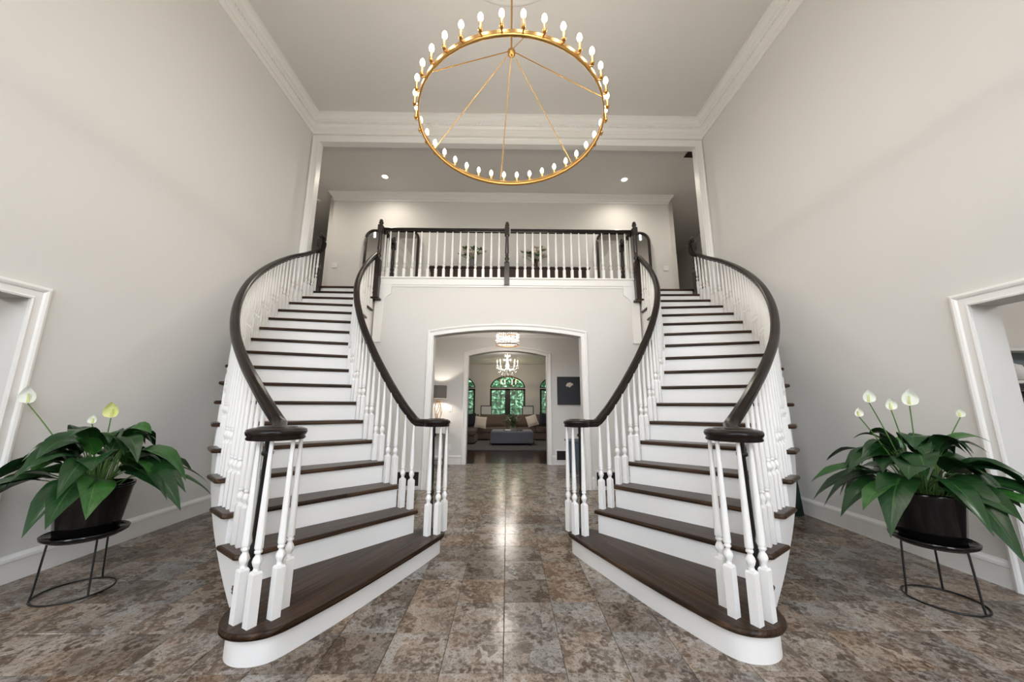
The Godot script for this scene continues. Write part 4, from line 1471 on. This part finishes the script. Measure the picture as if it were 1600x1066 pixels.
func build_living_room() -> void:
	# rug
	var st := ST()
	bbox(st, -2.6, 2.6, 0.0, 0.03, 10.2, 13.6, 0.008)
	tag(obj("shag_rug", st, M.rug), "grey shaggy rug under the ottoman", "rug")
	# ottoman
	var o := thing("ottoman", "large rectangular grey velvet ottoman in the far living room", "ottoman", p3(0.16, 0.03, 11.75))
	st = ST()
	bbox(st, -0.67, 0.67, 0.05, 0.43, -0.5, 0.5, 0.05)
	obj("cushion", st, M.velvet, o)
	for x: float in [-0.58, 0.58]:
		for z: float in [-0.42, 0.42]:
			st = ST()
			post(st, p3(x, 0, z), [[0.022, 0.0], [0.03, 0.06]])
			obj("leg", st, M.frame, o)
	st = ST()
	bbox(st, -0.12, 0.52, 0.46, 0.475, 11.35, 11.75, 0.004)
	tag(obj("tray", st, M.silver), "flat silver tray on the grey ottoman", "tray")
	for e in [[-0.06, M.plate, "white"], [0.3, M.frame, "black"]]:
		st = ST()
		bbox(st, e[0], e[0] + 0.18, 0.476, 0.5, 11.36, 11.5, 0.003)
		tag(obj("book", st, e[1]), "small %s book on the ottoman tray" % e[2], "book", "books on the tray")
	var pv := thing("leafy_bouquet", "bushy green leafy plant in a glass vase on the ottoman", "plant", p3(0.19, 0.476, 11.68))
	st = ST()
	lathe(st, Vector3.ZERO, [[0.0, 0.0], [0.09, 0.0], [0.1, 0.12], [0.095, 0.12], [0.085, 0.01], [0.0, 0.01]], 16)
	obj("vase", st, M.glass, pv)
	rng.seed = 31
	for k in 60:
		st = ST()
		var a := rng.randf() * TAU; var rr := rng.randf() * 0.3; var y := 0.18 + rng.randf() * 0.36 * (1.0 - rr * 1.2)
		var top := Vector3(cos(a) * rr, y, sin(a) * rr)
		tube(st, [Vector3(0, 0.05, 0), Vector3(top.x * 0.4, y * 0.7, top.z * 0.4), top], 0.003, 4)
		for j in 4:
			var d := Vector3(cos(a + j * 1.6), rng.randf_range(-0.3, 0.5), sin(a + j * 1.6)).normalized() * 0.075
			var sd := d.cross(Vector3.UP).normalized() * 0.025
			quad(st, top, top + d * 0.5 + sd, top + d, top + d * 0.5 - sd)
		obj("sprig", st, M.leaf2, pv)
	# sofa
	var s := thing("sectional_sofa", "brown sectional sofa with a chaise across the far living room", "sofa", p3(0, 0, 13.3))
	st = ST()
	bbox(st, -2.3, 2.3, 0.06, 0.28, -0.45, 0.5, 0.02)
	obj("base", st, M.sofa, s)
	st = ST()
	bbox(st, -2.3, 2.3, 0.28, 0.86, 0.32, 0.52, 0.05)
	obj("backrest", st, M.sofa, s)
	for k in 4:
		var x0 := -2.08 + k * 1.04
		st = ST()
		bbox(st, x0 + 0.01, x0 + 1.03, 0.28, 0.46, -0.46, 0.2, 0.05)
		obj("seat_cushion", st, M.sofa, s)
		st = ST()
		pillow(st, p3(x0 + 0.52, 0.68, 0.2), 1.0, 0.5, 0.24, Basis(Vector3.RIGHT, -0.2))
		obj("back_cushion", st, M.sofa, s)
	for x: float in [-2.3, 2.08]:
		st = ST()
		bbox(st, x, x + 0.22, 0.06, 0.64, -0.47, 0.4, 0.05)
		obj("arm", st, M.sofa, s)
	st = ST()
	bbox(st, -2.1, -1.02, 0.06, 0.28, -1.75, -0.45, 0.02)
	obj("chaise_base", st, M.sofa, s)
	st = ST()
	bbox(st, -2.09, -1.03, 0.28, 0.46, -1.76, -0.46, 0.06)
	obj("chaise_cushion", st, M.sofa, s)
	for e in [["throw_pillow", "navy blue throw pillow at the left end of the brown sofa", -1.34, 0.72, 12.9, 0.48, M.navy, 0.15], ["throw_pillow", "cream throw pillow in front of the left navy pillow", -0.94, 0.66, 12.75, 0.42, M.cream, -0.1], ["throw_pillow", "cream throw pillow leaning beside the right navy pillow", 0.9, 0.72, 12.86, 0.4, M.cream, 0.3], ["throw_pillow", "navy blue throw pillow with cream trim at the right of the brown sofa", 1.4, 0.74, 12.8, 0.5, M.navy, -0.1]]:
		st = ST()
		pillow(st, p3(e[2], e[3], e[4]), e[5], e[5], 0.16, Basis(Vector3.BACK, e[7]) * Basis(Vector3.RIGHT, -0.3))
		tag(obj(e[0], st, e[6]), e[1], "pillow", "throw pillows on the brown sofa")
	# sofa table and frames behind
	var tb := thing("sofa_table", "narrow dark table behind the brown sofa", "table", p3(0, 0, 14.4))
	st = ST()
	bbox(st, -1.6, 1.6, 0.8, 0.84, -0.15, 0.15, 0.005)
	obj("table_top", st, M.darkwood, tb)
	for x: float in [-1.5, 1.5]:
		for z: float in [-0.1, 0.1]:
			st = ST()
			post(st, p3(x, 0, z), [[0.02, 0.0], [0.025, 0.8]])
			obj("leg", st, M.darkwood, tb)
	for e in [[-0.84, "left"], [0.84, "right"]]:
		var f := thing("picture_frame", "dark framed white picture on the sofa table, %s of the middle door" % e[1], "picture", p3(e[0], 0.84, 14.4), 0, "framed pictures behind the sofa")
		st = ST()
		for q in [[-0.23, 0.23, 0.0, 0.03], [-0.23, 0.23, 0.37, 0.4], [-0.23, -0.2, 0.03, 0.37], [0.2, 0.23, 0.03, 0.37]]: box(st, q[0], q[1], q[2], q[3], -0.02, 0.02)
		obj("frame", st, M.frame, f)
		st = ST()
		box(st, -0.2, 0.2, 0.03, 0.37, -0.004, 0.004)
		obj("print", st, M.plate, f)
	# chandeliers
	var c := thing("crystal_chandelier", "sparkling crystal chandelier with candle bulbs in the far living room", "chandelier", p3(0.0, 3.1, 11.6))
	st = ST()
	lathe(st, Vector3.ZERO, [[0.0, 0.0], [0.06, 0.0], [0.05, -0.03], [0.012, -0.04], [0.012, -0.2], [0.05, -0.24], [0.02, -0.32], [0.05, -0.5], [0.08, -0.56], [0.03, -0.64], [0.06, -0.72], [0.02, -0.8], [0.0, -0.84]], 14)
	obj("stem", st, M.crystal, c)
	for k in 8:
		var a := TAU * k / 8
		var d := Vector3(cos(a), 0, sin(a))
		st = ST()
		tube(st, [Vector3(0, -0.6, 0), d * 0.12 + Vector3(0, -0.7, 0), d * 0.26 + Vector3(0, -0.68, 0), d * 0.34 + Vector3(0, -0.56, 0)], 0.012, 6)
		lathe(st, d * 0.34, [[0.0, -0.57], [0.045, -0.55], [0.04, -0.54], [0.012, -0.53], [0.012, -0.44]], 10)
		var arm := obj("arm", st, M.crystal, c)
		st = ST()
		lathe(st, d * 0.34, [[0.0, -0.44], [0.018, -0.42], [0.016, -0.39], [0.0, -0.35]], 10)
		obj("bulb", st, M.bulb_small, arm)
	omni(c, Vector3(0, -0.45, 0), 2.0, Color(1, 0.97, 0.93), 0.32)
	st = ST()
	for k in 90:
		var a := k * 2.4; var ly := k % 5
		var r: float = [0.36, 0.3, 0.2, 0.13, 0.09][ly]; var y: float = [-0.62, -0.76, -0.86, -0.34, -0.2][ly]
		lathe(st, Vector3(cos(a) * r, y, sin(a) * r), [[0.0, -0.045], [0.014, -0.01], [0.0, 0.03]], 5)
	var cd := obj("crystal_drops", st, M.crystal, c)
	cd.set_meta("kind", "stuff")
	var b := thing("bronze_chandelier", "bronze wire-frame chandelier with candle bulbs in front of the middle window", "chandelier", p3(0.05, 3.1, 14.6))
	st = ST()
	lathe(st, Vector3.ZERO, [[0.0, 0.0], [0.05, 0.0], [0.05, -0.02], [0.008, -0.03], [0.008, -0.62]], 10)
	obj("rod", st, M.bronze, b)
	for e in [[-0.66, 0.16], [-0.86, 0.44], [-1.02, 0.3]]:
		var ring := []
		for k in 24: ring.append(Vector3(cos(TAU * k / 24) * e[1], e[0], sin(TAU * k / 24) * e[1]))
		st = ST()
		tube(st, ring, 0.009, 5, -1, true)
		obj("hoop", st, M.bronze, b)
	for k in 6:
		var d := Vector3(cos(TAU * k / 6), 0, sin(TAU * k / 6))
		st = ST()
		tube(st, [Vector3(0, -0.6, 0), d * 0.16 + Vector3(0, -0.66, 0), d * 0.44 + Vector3(0, -0.86, 0), d * 0.3 + Vector3(0, -1.02, 0)], 0.008, 5)
		var rb := obj("rib", st, M.bronze, b)
		st = ST()
		lathe(st, d * 0.3, [[0.0, -0.98], [0.012, -0.97], [0.012, -0.88], [0.018, -0.86], [0.014, -0.83], [0.0, -0.79]], 8)
		obj("bulb", st, M.bulb_small, rb)
		if k % 3 == 0: omni(b, d * 0.3 + Vector3(0, -0.84, 0), 0.35, Color(1, 0.93, 0.82), 0.02)

# ---------------------------------------------------------------- side room and foyer extras
func build_side_room() -> void:
	var b := thing("bookshelf", "white built-in bookshelf seen through the right doorway", "bookshelf", p3(5.22, 0, 3.04))
	var st := ST()
	box(st, -0.84, -0.79, 0, 1.8, -0.02, 0.15)
	obj("side_panel", st, M.trim, b)
	st = ST()
	box(st, 0.79, 0.84, 0, 1.8, -0.02, 0.15)
	obj("side_panel", st, M.trim, b)
	st = ST()
	box(st, -0.79, 0.79, 0, 1.8, 0.13, 0.15)
	obj("back_panel", st, M.backpanel, b)
	for k in 7:
		st = ST()
		box(st, -0.79, 0.79, k * 0.29 + 0.02, k * 0.29 + 0.045, -0.01, 0.13)
		obj("shelf", st, M.trim, b)
	st = ST()
	lathe(st, p3(4.6, 1.505, 3.1), [[0.0, 0.0], [0.05, 0.0], [0.06, 0.08], [0.045, 0.13], [0.0, 0.15]], 16)
	tag(obj("white_vase", st, M.plate), "white rounded vase on the top shelf of the bookshelf", "vase")
	st = ST()
	var pts := []
	for k in 60:
		var a := TAU * k / 60
		pts.append(p3(4.6 + (0.05 + 0.025 * cos(3 * a)) * cos(2 * a), 1.31 + (0.05 + 0.025 * cos(3 * a)) * sin(2 * a) + 0.02, 3.1 + 0.03 * sin(3 * a)))
	tube(st, pts, 0.02, 8, -1, true)
	tag(obj("knot_sculpture", st, M.darkwood), "dark knotted sculpture on the second shelf of the bookshelf", "sculpture")
	# tapered green bundle behind the right stair
	var g := thing("green_bundle", "dark green tapered fabric bundle standing behind the right staircase", "fabric bundle", p3(3.42, 0, 4.42))
	st = ST()
	var star := []
	for lv in [[0.0, 0.02], [0.1, 0.0], [0.085, 0.3], [0.05, 0.7], [0.02, 1.0], [0.0, 1.02]]: star.append(lv)
	lathe(st, Vector3.ZERO, star, 9)
	obj("canopy", st, M.green, g)
	st = ST()
	lathe(st, Vector3.ZERO, [[0.01, 1.0], [0.01, 1.1], [0.0, 1.11]], 8)
	obj("pole", st, M.frame, g)

# ---------------------------------------------------------------- garden behind the far windows
func build_garden() -> void:
	var st := ST()
	box(st, -30, 30, -0.4, -0.2, 16.3, 60)
	struct("ground", st, M.lawn, "green lawn outside the far windows")
	rng.seed = 91
	var i := 0
	for e in [[-6.2, 21.5, 5.2], [-3.1, 21.8, 5.8], [0.1, 21.0, 5.0], [3.3, 21.8, 5.6], [6.4, 21.6, 5.2], [-4.6, 25.5, 6.0], [-1.5, 25.5, 6.4], [1.7, 25.5, 6.2], [4.9, 25.5, 6.0]]:
		var t := thing("garden_tree", ["leftmost green tree of the near row outside the far windows", "second green tree from the left in the near garden row", "green tree in the middle of the near garden row", "second green tree from the right in the near garden row", "rightmost green tree of the near row outside the far windows", "taller tree at the left end of the back garden row", "taller tree left of centre in the back garden row", "taller tree right of centre in the back garden row", "taller tree at the right end of the back garden row"][i], "tree", p3(e[0], -0.2, e[1]), 0, "trees outside the far windows")
		i += 1
		st = ST()
		tube(st, [Vector3.ZERO, Vector3(0.05, 1.0, 0), Vector3(0, 2.6, 0.05)], 0.14, 8, 0.08)
		obj("trunk", st, M.darkwood, t)
		st = ST()
		st.set_smooth_group(-1)
		for k in 4500:
			var a := rng.randf() * TAU; var v := rng.randf()
			var rad: float = 1.36 * pow(rng.randf(), 0.4) * sqrt(maxf(0.05, 1.0 - pow(2 * v - 1, 4)))
			var c := Vector3(cos(a) * rad, 0.15 + v * e[2], sin(a) * rad)
			var d := Vector3(rng.randf_range(-1, 1), rng.randf_range(-1, 0.6), rng.randf_range(-1, 1)).normalized() * 0.2
			var sd := d.cross(Vector3(rng.randf(), 1, rng.randf())).normalized() * 0.09
			quad(st, c - d, c + sd, c + d, c - sd)
		var cr := obj("crown", st, M.foliage, t)
		cr.set_meta("kind", "stuff")
